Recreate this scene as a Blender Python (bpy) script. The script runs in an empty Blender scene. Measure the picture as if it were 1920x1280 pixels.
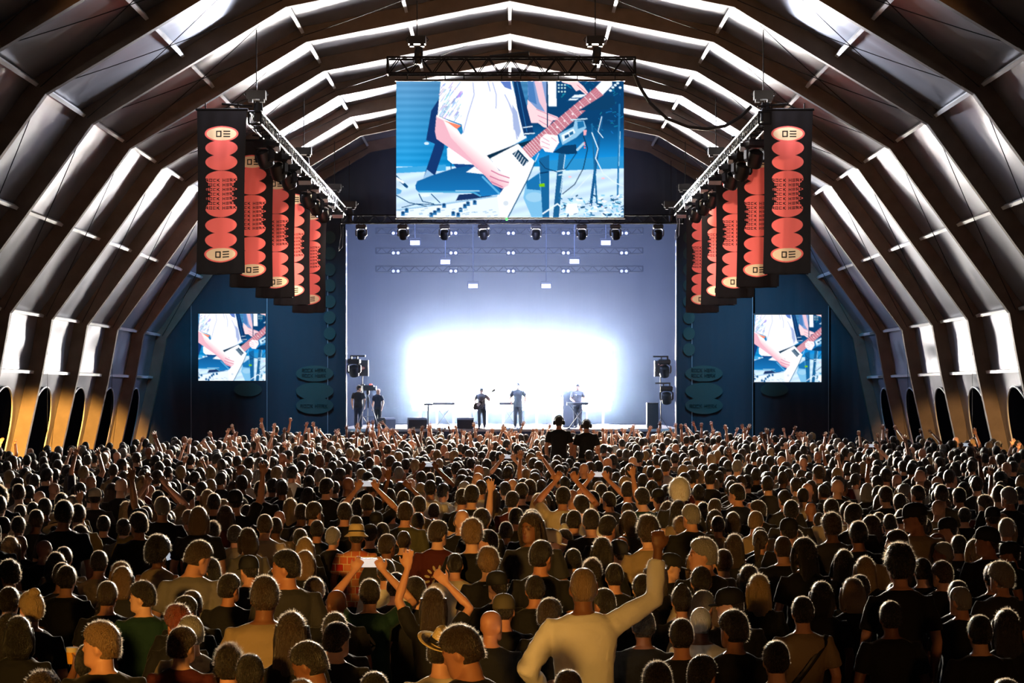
import bpy, bmesh, math, random
import numpy as np
from mathutils import Vector, Matrix, Euler

random.seed(7)
rng = np.random.default_rng(11)
SC = bpy.context.scene
COL = SC.collection

# ------------------------------------------------------------------ camera, world, light, exposure
F = 3825.0            # focal length in pixels of the 1920 wide frame
CAMZ = 3.0            # camera height above the ground
CX, HOR = 956.0, 737.0  # where the tent's axis and the horizon fall

cam_d = bpy.data.cameras.new('camera')
cam = bpy.data.objects.new('camera', cam_d)
COL.objects.link(cam)
cam.location = (0, 0, CAMZ)
cam.rotation_euler = (math.pi / 2, 0, 0)
cam_d.sensor_width = 36.0
cam_d.lens = F / 1920.0 * 36.0
cam_d.shift_x = (960.0 - CX) / 1920.0
cam_d.shift_y = (HOR - 640.0) / 1920.0
cam_d.clip_end = 500
SC.camera = cam

SC.view_settings.view_transform = 'Standard'
SC.view_settings.look = 'None'
SC.view_settings.gamma = 1.0
SC.view_settings.use_curve_mapping = False
SC.view_settings.exposure = 0.0
SC.cycles.max_bounces = 5
SC.cycles.diffuse_bounces = 1
SC.cycles.glossy_bounces = 2
SC.cycles.transmission_bounces = 3
SC.cycles.volume_bounces = 0
SC.cycles.sample_clamp_indirect = 6.0
SC.cycles.adaptive_threshold = 0.06
SC.cycles.adaptive_min_samples = 16

world = bpy.data.worlds.new('night')
SC.world = world
world.use_nodes = True
wb = world.node_tree.nodes['Background']
wb.inputs[0].default_value = (0.25, 0.32, 0.5, 1)
wb.inputs[1].default_value = 0.004


def lamp(name, kind, loc, target, energy, color, **kw):
    d = bpy.data.lights.new(name, kind)
    d.energy = energy
    d.color = color
    for k, v in kw.items():
        setattr(d, k, v)
    o = bpy.data.objects.new(name, d)
    COL.objects.link(o)
    o.location = loc
    v = Vector(target) - Vector(loc)
    o.rotation_euler = v.to_track_quat('-Z', 'Y').to_euler()
    return o


R = math.radians
WARM = (1.0, 0.50, 0.095)
AMBER = (1.0, 0.42, 0.10)
# low amber floodlights of the field behind the camera; their beams skim under the tent's edge
lamp('field_floodlight', 'SPOT', (-6.5, -14, 6.0), (-1.4, 13.5, 1.9), 26000, WARM, spot_size=R(11.5), spot_blend=0.75, shadow_soft_size=0.8)
lamp('field_floodlight', 'SPOT', (5, -20, 5.5), (1.8, 13, 1.8), 3400, AMBER, spot_size=R(14), spot_blend=0.9, shadow_soft_size=0.9)
# amber floodlights at the tent's entrance, pointed up at the arches
lamp('entrance_floodlight', 'SPOT', (15.5, 22, 5.0), (7, 45, 14.5), 3600, AMBER, spot_size=R(50), spot_blend=0.6, shadow_soft_size=0.6)
lamp('entrance_floodlight', 'SPOT', (-15.5, 22, 5.0), (-7, 45, 14.5), 3600, AMBER, spot_size=R(50), spot_blend=0.6, shadow_soft_size=0.6)
# aisle lamps above the heads, shining on the feet of the arches
lamp('aisle_lamp', 'SPOT', (-9.0, 20, 3.5), (-14.75, 68, 1.0), 420000, (1.0, 0.50, 0.10), spot_size=R(5.0), spot_blend=0.6, shadow_soft_size=0.2)
lamp('aisle_lamp', 'SPOT', (9.0, 20, 3.5), (14.75, 68, 1.0), 70000, (1.0, 0.55, 0.2), spot_size=R(5.0), spot_blend=0.6, shadow_soft_size=0.2)
# profile spots aimed at the two rows of banners
lamp('banner_spotlight', 'SPOT', (-9, 6, 9), (-7.1, 60, 8.0), 15000, (1, 0.93, 0.88), spot_size=R(8), spot_blend=0.6, shadow_soft_size=0.3)
lamp('banner_spotlight', 'SPOT', (9, 6, 9), (6.9, 60, 8.0), 15000, (1, 0.93, 0.88), spot_size=R(8), spot_blend=0.6, shadow_soft_size=0.3)
# blue wash fixtures above and beside the stage
for sx in (-1, 1):
    lamp('stage_wash', 'AREA', (6.2 * sx, 84, 7.6), (-2.0 * sx, 92, 5.0), 3400, (0.36, 0.50, 1.0), size=2.0)
    lamp('stage_wash', 'AREA', (3.0 * sx, 86, 10.2), (1.0 * sx, 93, 2.0), 1800, (0.42, 0.52, 1.0), size=2.0)
    lamp('wing_wash', 'SPOT', (8.6 * sx, 74, 10.0), (10.0 * sx, 80.5, 4.5), 5200, (0.06, 0.44, 0.80), spot_size=R(70), spot_blend=1.0, shadow_soft_size=1.6)
lamp('added_gable_wash', 'SPOT', (0, 75.5, 8.6), (0, 80.7, 11.6), 2600, (0.42, 0.48, 0.85), spot_size=R(110), spot_blend=1.0, shadow_soft_size=0.8)  # added spot; its glow on the gable cloth stands in for haze
# white backlight of the side trusses, thrown over the audience towards the camera
for sx in (-1, 1):
    for yy in (64, 68, 72):
        lamp('truss_backlight', 'SPOT', (6.15 * sx, yy, 9.2), (-1.5 * sx, yy - 36, 1.4), 4500, (1.0, 0.80, 0.52), spot_size=R(62), spot_blend=0.8, shadow_soft_size=0.12)
# added warm white spots at the unlit front truss lamps, rimming the audience
for sx in (-5.4, -2.4, 1.2, 4.4):
    lamp('added_crowd_backlight', 'SPOT', (sx, 78.6, 9.0), (sx * 0.4, 20, 0.6), 74000, (1.0, 0.88, 0.68), spot_size=R(34), spot_blend=0.7, shadow_soft_size=0.15)
# added cold spots without fixtures, brightening roof and walls of the tent
for sx in (-1, 1):
    lamp('added_roof_backlight', 'SPOT', (5.2 * sx, 72.8, 10.5), (11.0 * sx, 46, 8.0), 14000, (0.86, 0.90, 1.0), spot_size=R(95), spot_blend=0.5, shadow_soft_size=0.25)
    lamp('added_roof_backlight', 'SPOT', (4.8 * sx, 72.8, 10.5), (2.5 * sx, 48, 13.0), 2200, (0.95, 0.93, 1.0), spot_size=R(70), spot_blend=0.5, shadow_soft_size=0.25)

# more added spots by the side trusses' near ends, brightening the nearer bays
for sx in (-1, 1):
    lamp('added_roof_backlight', 'SPOT', (6.3 * sx, 51.2, 10.6), (11.5 * sx, 38, 7.5), 1900, (0.84, 0.88, 1.0), spot_size=R(100), spot_blend=0.6, shadow_soft_size=0.2)

# ------------------------------------------------------------------ helpers
def lin(c):
    c = np.asarray(c, float) / 255.0
    return np.where(c <= 0.04045, c / 12.92, ((c + 0.055) / 1.055) ** 2.4)


def S(r, g, b):
    v = lin((r, g, b))
    return (float(v[0]), float(v[1]), float(v[2]), 1.0)


def P(x, y, Y):
    return Vector(((x - CX) * Y / F, Y, CAMZ + (HOR - y) * Y / F))


MATS = {}


def mat(name, color, rough=0.6, metal=0.0, spec=0.5, bump=0.0, bscale=20.0, sheen=0.0, vary=0.0, vscale=3.0, emit=None, estr=0.0, coat=0.0, transl=0.0, aniso=None):
    if name in MATS:
        return MATS[name]
    m = bpy.data.materials.new(name)
    m.use_nodes = True
    nt = m.node_tree
    b = nt.nodes['Principled BSDF']
    b.inputs['Base Color'].default_value = color
    b.inputs['Roughness'].default_value = rough
    b.inputs['Metallic'].default_value = metal
    b.inputs['Specular IOR Level'].default_value = spec
    b.inputs['Sheen Weight'].default_value = sheen
    b.inputs['Sheen Roughness'].default_value = 0.35
    b.inputs['Coat Weight'].default_value = coat
    tc = None
    if bump or vary:
        tc = nt.nodes.new('ShaderNodeTexCoord')
    if bump:
        n = nt.nodes.new('ShaderNodeTexNoise')
        n.inputs['Scale'].default_value = bscale
        n.inputs['Detail'].default_value = 3
        if aniso:
            mp = nt.nodes.new('ShaderNodeMapping')
            mp.inputs['Scale'].default_value = aniso
            nt.links.new(tc.outputs['Object'], mp.inputs[0])
            nt.links.new(mp.outputs[0], n.inputs[0])
        else:
            nt.links.new(tc.outputs['Object'], n.inputs[0])
        bp = nt.nodes.new('ShaderNodeBump')
        bp.inputs['Strength'].default_value = bump
        bp.inputs['Distance'].default_value = 0.02
        nt.links.new(n.outputs['Fac'], bp.inputs['Height'])
        nt.links.new(bp.outputs[0], b.inputs['Normal'])
    if vary:
        n = nt.nodes.new('ShaderNodeTexNoise')
        n.inputs['Scale'].default_value = vscale
        n.inputs['Detail'].default_value = 4
        nt.links.new(tc.outputs['Object'], n.inputs[0])
        mx = nt.nodes.new('ShaderNodeMix')
        mx.data_type = 'RGBA'
        mx.blend_type = 'MULTIPLY'
        mx.inputs['Factor'].default_value = vary
        mx.inputs['A'].default_value = color
        rp = nt.nodes.new('ShaderNodeValToRGB')
        rp.color_ramp.elements[0].position = 0.3
        rp.color_ramp.elements[1].position = 0.7
        rp.color_ramp.elements[0].color = (0.25, 0.25, 0.25, 1)
        nt.links.new(n.outputs['Fac'], rp.inputs[0])
        nt.links.new(rp.outputs[0], mx.inputs['B'])
        nt.links.new(mx.outputs['Result'], b.inputs['Base Color'])
    if emit:
        b.inputs['Emission Color'].default_value = emit
        b.inputs['Emission Strength'].default_value = estr
    if transl:
        t = nt.nodes.new('ShaderNodeBsdfTranslucent')
        t.inputs[0].default_value = color
        mx = nt.nodes.new('ShaderNodeMixShader')
        mx.inputs[0].default_value = transl
        out = nt.nodes['Material Output']
        nt.links.new(b.outputs[0], mx.inputs[1])
        nt.links.new(t.outputs[0], mx.inputs[2])
        nt.links.new(mx.outputs[0], out.inputs[0])
    MATS[name] = m
    return m


def attr_mat(name, emission=0.0, rough=0.8, transl=0.0, skin=None, bump=0.0):
    """Colour from the mesh's own print (point colours)."""
    if name in MATS:
        return MATS[name]
    m = bpy.data.materials.new(name)
    m.use_nodes = True
    nt = m.node_tree
    b = nt.nodes['Principled BSDF']
    a = nt.nodes.new('ShaderNodeAttribute')
    a.attribute_name = 'print'
    b.inputs['Roughness'].default_value = rough
    out = nt.nodes['Material Output']
    colsock = a.outputs['Color']
    if skin is not None:
        mx = nt.nodes.new('ShaderNodeMix')
        mx.data_type = 'RGBA'
        mx.blend_type = 'MULTIPLY'
        mx.inputs['Factor'].default_value = 1.0
        mx.inputs['A'].default_value = skin
        nt.links.new(a.outputs['Color'], mx.inputs['B'])
        colsock = mx.outputs['Result']
    if emission:
        e = nt.nodes.new('ShaderNodeEmission')
        e.inputs[1].default_value = emission
        nt.links.new(colsock, e.inputs[0])
        nt.links.new(e.outputs[0], out.inputs[0])
    else:
        nt.links.new(colsock, b.inputs['Base Color'])
        if transl:
            t = nt.nodes.new('ShaderNodeBsdfTranslucent')
            nt.links.new(colsock, t.inputs[0])
            mx2 = nt.nodes.new('ShaderNodeMixShader')
            mx2.inputs[0].default_value = transl
            nt.links.new(b.outputs[0], mx2.inputs[1])
            nt.links.new(t.outputs[0], mx2.inputs[2])
            nt.links.new(mx2.outputs[0], out.inputs[0])
    MATS[name] = m
    return m


class Geo:
    """Collects verts and faces for one mesh."""

    def __init__(self):
        self.v, self.f, self.n = [], [], 0

    def add(self, v, f):
        v = np.asarray(v, float)
        self.v.append(v)
        self.f += [tuple(i + self.n for i in q) for q in f]
        self.n += len(v)
        return self

    def box(self, c, s, M=None):
        x, y, z = (k / 2 for k in s)
        v = np.array([(a, b, d) for a in (-x, x) for b in (-y, y) for d in (-z, z)], float)
        if M is not None:
            v = v @ np.array(M.to_3x3()).T
        f = [(0, 1, 3, 2), (4, 6, 7, 5), (0, 4, 5, 1), (2, 3, 7, 6), (0, 2, 6, 4), (1, 5, 7, 3)]
        return self.add(v + np.array(c), f)

    def loft(self, rings):
        k, n = len(rings), len(rings[0])
        v = np.concatenate([np.asarray(r, float) for r in rings] + [[np.mean(rings[0], axis=0)], [np.mean(rings[-1], axis=0)]])
        f = []
        for i in range(k - 1):
            for j in range(n):
                j2 = (j + 1) % n
                f.append((i * n + j, i * n + j2, (i + 1) * n + j2, (i + 1) * n + j))
        for j in range(n):
            j2 = (j + 1) % n
            f.append((k * n, j2, j))
            f.append((k * n + 1, (k - 1) * n + j, (k - 1) * n + j2))
        return self.add(v, f)

    def tube(self, pts, rad, n=10, flat=1.0, up=None):
        pts = [np.asarray(p, float) for p in pts]
        if not hasattr(rad, '__len__'):
            rad = [rad] * len(pts)
        rings = []
        u = None
        for i, p in enumerate(pts):
            d = pts[min(i + 1, len(pts) - 1)] - pts[max(i - 1, 0)]
            d = d / (np.linalg.norm(d) + 1e-9)
            if u is None:
                a = np.array(up, float) if up is not None else (np.array([0, 0, 1.0]) if abs(d[2]) < 0.9 else np.array([0, 1.0, 0]))
                u = a - d * a.dot(d)
            else:
                u = u - d * u.dot(d)
            u = u / (np.linalg.norm(u) + 1e-9)
            w = np.cross(d, u)
            t = np.linspace(0, 2 * math.pi, n, endpoint=False)
            rings.append(p + rad[i] * (np.cos(t)[:, None] * u * flat + np.sin(t)[:, None] * w))
        return self.loft(rings)

    def ell(self, c, r, n=14, m=9, M=None):
        t = np.linspace(0, 2 * math.pi, n, endpoint=False)
        rings = []
        for ph in np.linspace(-math.pi / 2 * 0.93, math.pi / 2 * 0.93, m):
            q = np.stack([np.cos(t) * math.cos(ph) * r[0], np.sin(t) * math.cos(ph) * r[1], np.full(n, math.sin(ph) * r[2])], 1)
            if M is not None:
                q = q @ np.array(M.to_3x3()).T
            rings.append(q + np.array(c))
        return self.loft(rings)

    def cyl(self, a, b, r, n=16, r2=None):
        return self.tube([a, b], [r, r if r2 is None else r2], n)

    def prism(self, poly, y0, y1):
        """poly in (x, z); extruded along y"""
        n = len(poly)
        v = [(x, y0, z) for x, z in poly] + [(x, y1, z) for x, z in poly]
        f = [tuple(range(n)), tuple(range(2 * n - 1, n - 1, -1))]
        f += [(i, i + n, (i + 1) % n + n, (i + 1) % n) for i in range(n)]
        return self.add(v, f)

    def mesh(self, name, smooth=False):
        me = bpy.data.meshes.new(name)
        me.from_pydata(np.concatenate(self.v).tolist(), [], self.f)
        if smooth:
            me.polygons.foreach_set('use_smooth', np.ones(len(me.polygons), bool))
        me.update()
        return me


def fixn(me):
    bm = bmesh.new()
    bm.from_mesh(me)
    bmesh.ops.recalc_face_normals(bm, faces=bm.faces)
    bm.to_mesh(me)
    bm.free()
    return me


def obj(name, me, m=None, parent=None, loc=None, rot=None, link_obj=False):
    if isinstance(me, Geo):
        me = me.mesh(name)
    o = bpy.data.objects.new(name, me)
    COL.objects.link(o)
    if m is not None:
        if len(me.materials) == 0:
            me.materials.append(m)
        if link_obj or me.materials[0] is not m:
            o.material_slots[0].link = 'OBJECT'
            o.material_slots[0].material = m
    if parent is not None:
        o.parent = parent
    if loc is not None:
        o.location = loc
    if rot is not None:
        o.rotation_euler = rot
    return o


def smooth_by(me, ang=40):
    me.polygons.foreach_set('use_smooth', np.ones(len(me.polygons), bool))
    me.set_sharp_from_angle(angle=R(ang))
    return me


def tag(o, label, cat=None, group=None, kind=None):
    o['label'] = label
    if cat:
        o['category'] = cat
    if group:
        o['group'] = group
    if kind:
        o['kind'] = kind
    return o


def empty(name, loc=(0, 0, 0), rz=0.0):
    o = bpy.data.objects.new(name, None)
    COL.objects.link(o)
    o.location = loc
    o.rotation_euler = (0, 0, rz)
    return o


def copy_tree(o, parent=None):
    c = o.copy()
    COL.objects.link(c)
    c.parent = parent
    for ch in list(o.children):
        copy_tree(ch, c)
    return c


def structure(o, label=None):
    o['kind'] = 'structure'
    if label:
        o['label'] = label
    return o


def wob(v, s, seed=0):
    """cheap smooth noise from sines, -1..1"""
    r = np.random.default_rng(seed)
    out = np.zeros(len(v))
    for k in range(7):
        d = r.normal(size=3) * s
        out += np.sin(v @ d + r.uniform(0, 6.28))
    return out / 4.0


def grid_mesh(name, pos, uvn, colors=None):
    """pos: (ny,nx,3)"""
    ny, nx = pos.shape[:2]
    idx = np.arange(ny * nx).reshape(ny, nx)
    q = np.stack([idx[:-1, :-1], idx[:-1, 1:], idx[1:, 1:], idx[1:, :-1]], -1).reshape(-1, 4)
    me = bpy.data.meshes.new(name)
    me.vertices.add(ny * nx)
    me.vertices.foreach_set('co', pos.reshape(-1).astype(np.float32))
    me.loops.add(q.size)
    me.loops.foreach_set('vertex_index', q.reshape(-1).astype(np.int32))
    me.polygons.add(len(q))
    me.polygons.foreach_set('loop_start', (np.arange(len(q)) * 4).astype(np.int32))
    me.polygons.foreach_set('use_smooth', np.ones(len(q), bool))
    me.update(calc_edges=True)
    if colors is not None:
        a = me.color_attributes.new('print', 'FLOAT_COLOR', 'POINT')
        c = np.ones((ny * nx, 4), np.float32)
        c[:, :3] = colors.reshape(-1, 3)
        a.data.foreach_set('color', c.reshape(-1))
    return me


# ------------------------------------------------------------------ flat pictures: a small rasteriser for screens and banner prints
class Canvas:
    def __init__(self, w, h, sx, sy, ox=0, oy=0):
        self.w, self.h = w, h
        self.X, self.Y = np.meshgrid((np.arange(w) + 0.5) / sx + ox, (np.arange(h) + 0.5) / sy + oy)
        self.c = np.zeros((h, w, 3))

    def put(self, m, col):
        if callable(col):
            col = col(self.X[m], self.Y[m])
        self.c[m] = col

    def poly(self, pts, col):
        p = np.asarray(pts, float)
        m = np.zeros(self.X.shape, bool)
        x0, y0 = p.min(0)
        x1, y1 = p.max(0)
        sel = (self.X >= x0) & (self.X <= x1) & (self.Y >= y0) & (self.Y <= y1)
        X, Y = self.X[sel], self.Y[sel]
        ins = np.zeros(X.shape, bool)
        for (ax, ay), (bx, by) in zip(p, np.roll(p, -1, 0)):
            if ay == by:
                continue
            ins ^= ((ay > Y) != (by > Y)) & (X < (bx - ax) * (Y - ay) / (by - ay) + ax)
        m[sel] = ins
        self.put(m, col)

    def line(self, pts, w, col):
        for (ax, ay), (bx, by) in zip(pts[:-1], pts[1:]):
            dx, dy = bx - ax, by - ay
            L = dx * dx + dy * dy + 1e-9
            sel = (self.X > min(ax, bx) - w) & (self.X < max(ax, bx) + w) & (self.Y > min(ay, by) - w) & (self.Y < max(ay, by) + w)
            X, Y = self.X[sel], self.Y[sel]
            t = np.clip(((X - ax) * dx + (Y - ay) * dy) / L, 0, 1)
            d = np.hypot(X - ax - t * dx, Y - ay - t * dy)
            m = np.zeros(self.X.shape, bool)
            m[sel] = d < w / 2
            self.put(m, col)

    def oval(self, cx, cy, rx, ry, col):
        self.put(((self.X - cx) / rx) ** 2 + ((self.Y - cy) / ry) ** 2 < 1, col)

    def rect(self, x0, y0, x1, y1, col):
        i0, i1 = np.searchsorted(self.X[0], (x0, x1))
        j0, j1 = np.searchsorted(self.Y[:, 0], (y0, y1))
        self.c[j0:j1, i0:i1] = col

    def down(self, k):
        h, w = self.h // k, self.w // k
        return self.c[:h * k, :w * k].reshape(h, k, w, k, 3).mean((1, 3))


GLYPH = {  # strokes in a unit box, y down
    'R': [((.12, 0), (.12, 1)), ((0, .1), (.85, .1)), ((.85, .1), (.85, .5)), ((.1, .52), (.9, .52)), ((.45, .52), (.95, 1))],
    'O': [((.1, 0), (.1, 1)), ((.9, 0), (.9, 1)), ((0, .1), (1, .1)), ((0, .9), (1, .9))],
    'C': [((.12, .05), (.12, .95)), ((.1, .1), (.95, .1)), ((.1, .9), (.95, .9))],
    'K': [((.12, 0), (.12, 1)), ((.2, .55), (.9, .02)), ((.35, .45), (.95, 1))],
    'H': [((.12, 0), (.12, 1)), ((.88, 0), (.88, 1)), ((.1, .5), (.9, .5))],
    'E': [((0, .1), (1, .1)), ((0, .5), (1, .5)), ((0, .9), (1, .9))],
}


def write(cv, text, x, y, w, h, gap, th, col):
    for ch in text:
        if ch == ' ':
            x += w * 0.55
            continue
        for (a, b) in GLYPH[ch]:
            cv.line([(x + a[0] * w, y + a[1] * h), (x + b[0] * w, y + b[1] * h)], th, col)
        x += w + gap


def draw_show():
    """the live picture on the stage screens: a player with a V-shaped guitar"""
    k = 0.4
    ox, oy = 12, 8
    cv = Canvas(744, 446, k, k, ox, oy)
    r = random.Random(4)
    W = lambda a, b, c: np.array((a, b, c), float)

    def bg(X, Y):
        t = np.clip((Y - 8) / 700, 0, 1)[:, None]
        c = (1 - t) * W(92, 150, 196) + t * W(30, 150, 214)
        c = c + (np.sin(Y / 9.0) * 7)[:, None] - (np.clip(X - 100, 0, 400) / 400 * 26)[:, None]
        fl = (Y > 705)
        c[fl] = W(196, 222, 243) + (np.sin(X[fl] / 60 + Y[fl] / 14) * 9)[:, None]
        return c
    cv.put(np.ones(cv.X.shape, bool), bg)
    cv.poly([(12, 715), (420, 690), (420, 740), (12, 760)], W(60, 160, 215))
    cv.poly([(1090, 8), (1880, 8), (1880, 640), (1700, 690), (1180, 700), (1080, 500)], lambda X, Y: W(10, 62, 108) + (np.clip(Y - 350, 0, 300) / 300)[:, None] * W(10, 80, 110))
    cv.poly([(1180, 660), (1880, 620), (1880, 720), (1200, 745)], W(40, 140, 200))
    for _ in range(60):
        x, y = r.uniform(1330, 1860), r.uniform(20, 420)
        cv.line([(x, y), (x + r.uniform(-30, 30), y + r.uniform(-20, 20))], r.uniform(3, 8), W(20, r.uniform(90, 140), r.uniform(140, 190)))
    for x in (1340, 1365, 1390):
        for y in (40, 65, 95):
            cv.oval(x, y, 7, 7, W(190, 225, 225))
    # shadow of the gear behind the player
    cv.poly([(385, 120), (300, 250), (258, 490), (330, 520), (236, 800), (330, 780), (402, 560), (425, 400)], W(18, 52, 108))
    cv.poly([(236, 800), (265, 730), (330, 780)], W(150, 190, 225))
    cv.oval(262, 517, 20, 12, W(200, 225, 245))
    # second player behind: shirt, arms
    cv.poly([(1085, 8), (1245, 8), (1245, 290), (1180, 280), (1090, 190)], W(120, 150, 200))
    cv.poly([(1085, 8), (1130, 8), (1160, 200), (1095, 170)], W(70, 120, 180))
    cv.poly([(1140, 8), (1200, 8), (1240, 200), (1240, 280), (1180, 180)], W(228, 190, 205))
    cv.poly([(1085, 160), (1160, 235), (1330, 300), (1345, 322), (1290, 330), (1250, 392), (1215, 385), (1170, 350), (1095, 350), (1080, 280)], W(246, 208, 214))
    for a, b in (((1160, 240), (1330, 312)), ((1170, 290), (1300, 345)), ((1180, 330), (1270, 385))):
        cv.line([a, b], 5, W(190, 120, 150))
    cv.poly([(1250, 8), (1318, 8), (1322, 216), (1256, 216)], W(236, 244, 252))
    cv.line([(1244, 8), (1248, 420)], 10, W(14, 50, 90))
    cv.poly([(1360, 8), (1490, 8), (1540, 50), (1580, 105), (1562, 122), (1510, 80), (1480, 92), (1440, 40), (1370, 20)], W(248, 205, 210))
    cv.line([(1490, 40), (1570, 112)], 5, W(200, 110, 130))
    cv.poly([(1415, 165), (1470, 120), (1570, 118), (1480, 165)], W(225, 240, 250))
    cv.line([(1440, 150), (1540, 145)], 8, W(20, 80, 130))
    # trousers and legs
    cv.poly([(470, 670), (760, 640), (860, 720), (900, 900), (840, 930), (640, 960), (620, 800), (520, 740)], W(20, 66, 128))
    cv.poly([(525, 935), (650, 925), (830, 950), (500, 985)], W(25, 50, 96))
    cv.poly([(1075, 830), (1200, 740), (1230, 1122), (1120, 1122), (1050, 960)], W(120, 185, 225))
    cv.poly([(1075, 830), (1180, 760), (1190, 900), (1080, 890)], W(24, 110, 170))
    cv.oval(1140, 955, 70, 40, W(150, 200, 230))
    # shirt
    def shirt(X, Y):
        t = np.clip((X - 700) / 350, 0, 1) * np.clip((Y - 120) / 500, 0, 1)
        return W(250, 251, 254) - t[:, None] * W(26, 20, 4)
    cv.poly([(378, 8), (955, 8), (1000, 190), (1060, 430), (1078, 470), (990, 520), (770, 625), (640, 690), (470, 682), (432, 650), (428, 560), (560, 430), (548, 362), (460, 330), (352, 290), (368, 110)], shirt)
    for _ in range(70):
        x, y = r.uniform(395, 560), r.uniform(15, 290)
        l = r.uniform(15, 60)
        cv.line([(x, y), (x - l * 0.7, y + l)], r.uniform(3, 8), W(r.uniform(110, 190), r.uniform(140, 205), r.uniform(200, 235)))
    for a in ([(800, 20), (830, 120), (828, 230)], [(900, 120), (960, 240), (1000, 480)], [(640, 20), (650, 120), (600, 280), (560, 430)], [(760, 8), (780, 90)], [(930, 180), (985, 330)], [(965, 260), (975, 400)]):
        cv.line(a, 10, W(176, 186, 222))
    cv.poly([(860, 8), (945, 8), (955, 80), (900, 60)], W(90, 120, 190))
    cv.poly([(960, 200), (1000, 260), (1030, 420), (1010, 470), (975, 400)], W(160, 176, 216))
    # strap
    cv.poly([(968, 8), (1024, 8), (1138, 440), (1058, 456), (1000, 220)], W(14, 52, 100))
    cv.line([(1000, 20), (1080, 420)], 6, W(40, 110, 170))
    cv.line([(1050, 388), (1122, 378)], 8, W(220, 235, 245))
    cv.line([(1050, 440), (1140, 434)], 10, W(210, 228, 240))
    # guitar: dark wing, edges, white face
    cv.poly([(170, 860), (186, 825), (300, 780), (480, 722), (600, 700), (780, 800), (870, 905), (842, 935), (712, 950), (690, 920), (200, 915), (174, 892)], lambda X, Y: W(16, 84, 140) + ((Y - 700) / 220)[:, None] * W(6, 30, 40))
    cv.line([(200, 910), (640, 915), (700, 945)], 14, W(70, 160, 205))
    cv.line([(500, 905), (690, 905)], 8, W(180, 220, 235))
    cv.poly([(584, 752), (652, 704), (726, 768)], W(240, 244, 250))
    cv.line([(720, 790), (860, 930)], 16, W(90, 170, 215))
    cv.poly([(735, 622), (1005, 518), (1120, 488), (1090, 545), (1010, 540), (775, 645)], W(10, 44, 70))
    cv.poly([(780, 640), (1008, 520), (1142, 662), (1085, 812), (925, 1122), (860, 1122), (846, 950), (944, 800), (850, 730)], W(246, 247, 250))
    cv.line([(1146, 668), (1085, 812), (925, 1122)], 9, W(20, 80, 120))
    cv.line([(1176, 600), (1146, 668)], 6, W(215, 230, 240))
    cv.poly([(960, 602), (1010, 568), (1096, 660), (1050, 704)], W(22, 60, 90))
    for i in range(6):
        x, y = 978 + i * 17, 586 + i * 17
        cv.line([(x + 18, y - 6), (x - 6, y + 38)], 6, W(225, 232, 240))
    cv.oval(908, 1005, 22, 20, W(205, 215, 226))
    # neck, frets, headstock
    cv.poly([(1042, 556), (1112, 637), (1702, 122), (1642, 58)], W(190, 116, 132))
    for i in range(22):
        t = 1 - 0.94 ** i
        t = t / (1 - 0.94 ** 22)
        t = 1 - t
        ax, ay = 1042 + (1642 - 1042) * t, 556 + (58 - 556) * t
        bx, by = 1112 + (1702 - 1112) * t, 637 + (122 - 637) * t
        cv.line([(ax, ay), (bx, by)], 5, W(236, 214, 220))
    for t in (0.42, 0.52, 0.63, 0.74, 0.87):
        cv.oval(1077 + 595 * t, 596 - 506 * t, 9, 9, W(245, 235, 238))
    for o in (18, 34, 50, 66):
        cv.line([(1046 + o * 0.8, 560 + o), (1644 + o * 0.75, 62 + o * 0.75)], 2.5, W(214, 164, 176))
    cv.poly([(1640, 58), (1690, 8), (1772, 8), (1776, 42), (1702, 118)], W(244, 246, 250))
    for x, y in ((1780, 60), (1800, 42), (1820, 25), (1760, 85), (1840, 62)):
        cv.oval(x, y, 12, 10, W(215, 232, 244))
    cv.poly([(1700, 125), (1790, 130), (1800, 200), (1740, 240), (1500, 250)], W(12, 60, 100))
    # gear on the stand
    cv.poly([(1340, 440), (1460, 380), (1470, 330), (1545, 330), (1565, 390), (1480, 470), (1370, 530)], W(140, 190, 222))
    cv.poly([(1360, 450), (1460, 395), (1475, 430), (1375, 505)], W(225, 238, 246))
    cv.poly([(1385, 455), (1420, 440), (1425, 465), (1390, 480)], W(20, 80, 130))
    cv.poly([(1425, 430), (1455, 415), (1460, 440), (1430, 455)], W(30, 100, 150))
    cv.poly([(1490, 340), (1540, 335), (1550, 380), (1495, 400)], W(30, 110, 165))
    cv.line([(1440, 325), (1570, 316)], 10, W(190, 220, 236))
    cv.poly([(1376, 535), (1480, 525), (1490, 600), (1400, 606), (1290, 590)], W(10, 56, 96))
    cv.line([(1490, 570), (1545, 515)], 18, W(170, 205, 225))
    for y in (512, 532, 552):
        cv.oval(1551, y, 6, 6, W(255, 120, 130))
    cv.poly([(1540, 410), (1568, 405), (1562, 450), (1542, 452)], W(238, 170, 180))
    # strumming arm
    def skin(X, Y):
        d = np.clip((Y - 290 - (X - 340) * 0.86) / 170, 0, 1)[:, None]
        return W(252, 236, 236) * (1 - d) + W(224, 160, 178) * d
    cv.poly([(342, 285), (460, 340), (545, 372), (508, 395), (545, 450), (740, 602), (822, 690), (850, 735), (945, 790), (930, 860), (880, 885), (800, 852), (742, 785), (640, 690), (500, 590), (342, 480), (330, 420)], skin)
    cv.poly([(342, 300), (400, 330), (460, 470), (600, 620), (700, 720), (640, 690), (500, 590), (342, 480), (330, 420)], W(232, 176, 192))
    cv.poly([(400, 330), (545, 372), (508, 400), (440, 350)], W(240, 130, 100))
    for a in ([(790, 740), (850, 770), (935, 798)], [(780, 785), (850, 815), (930, 836)], [(790, 830), (880, 872)]):
        cv.line(a, 9, W(196, 116, 150))
    # fretting hand
    cv.poly([(1186, 480), (1230, 440), (1330, 452), (1342, 510), (1290, 592), (1228, 584), (1188, 530)], W(252, 236, 238))
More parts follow.
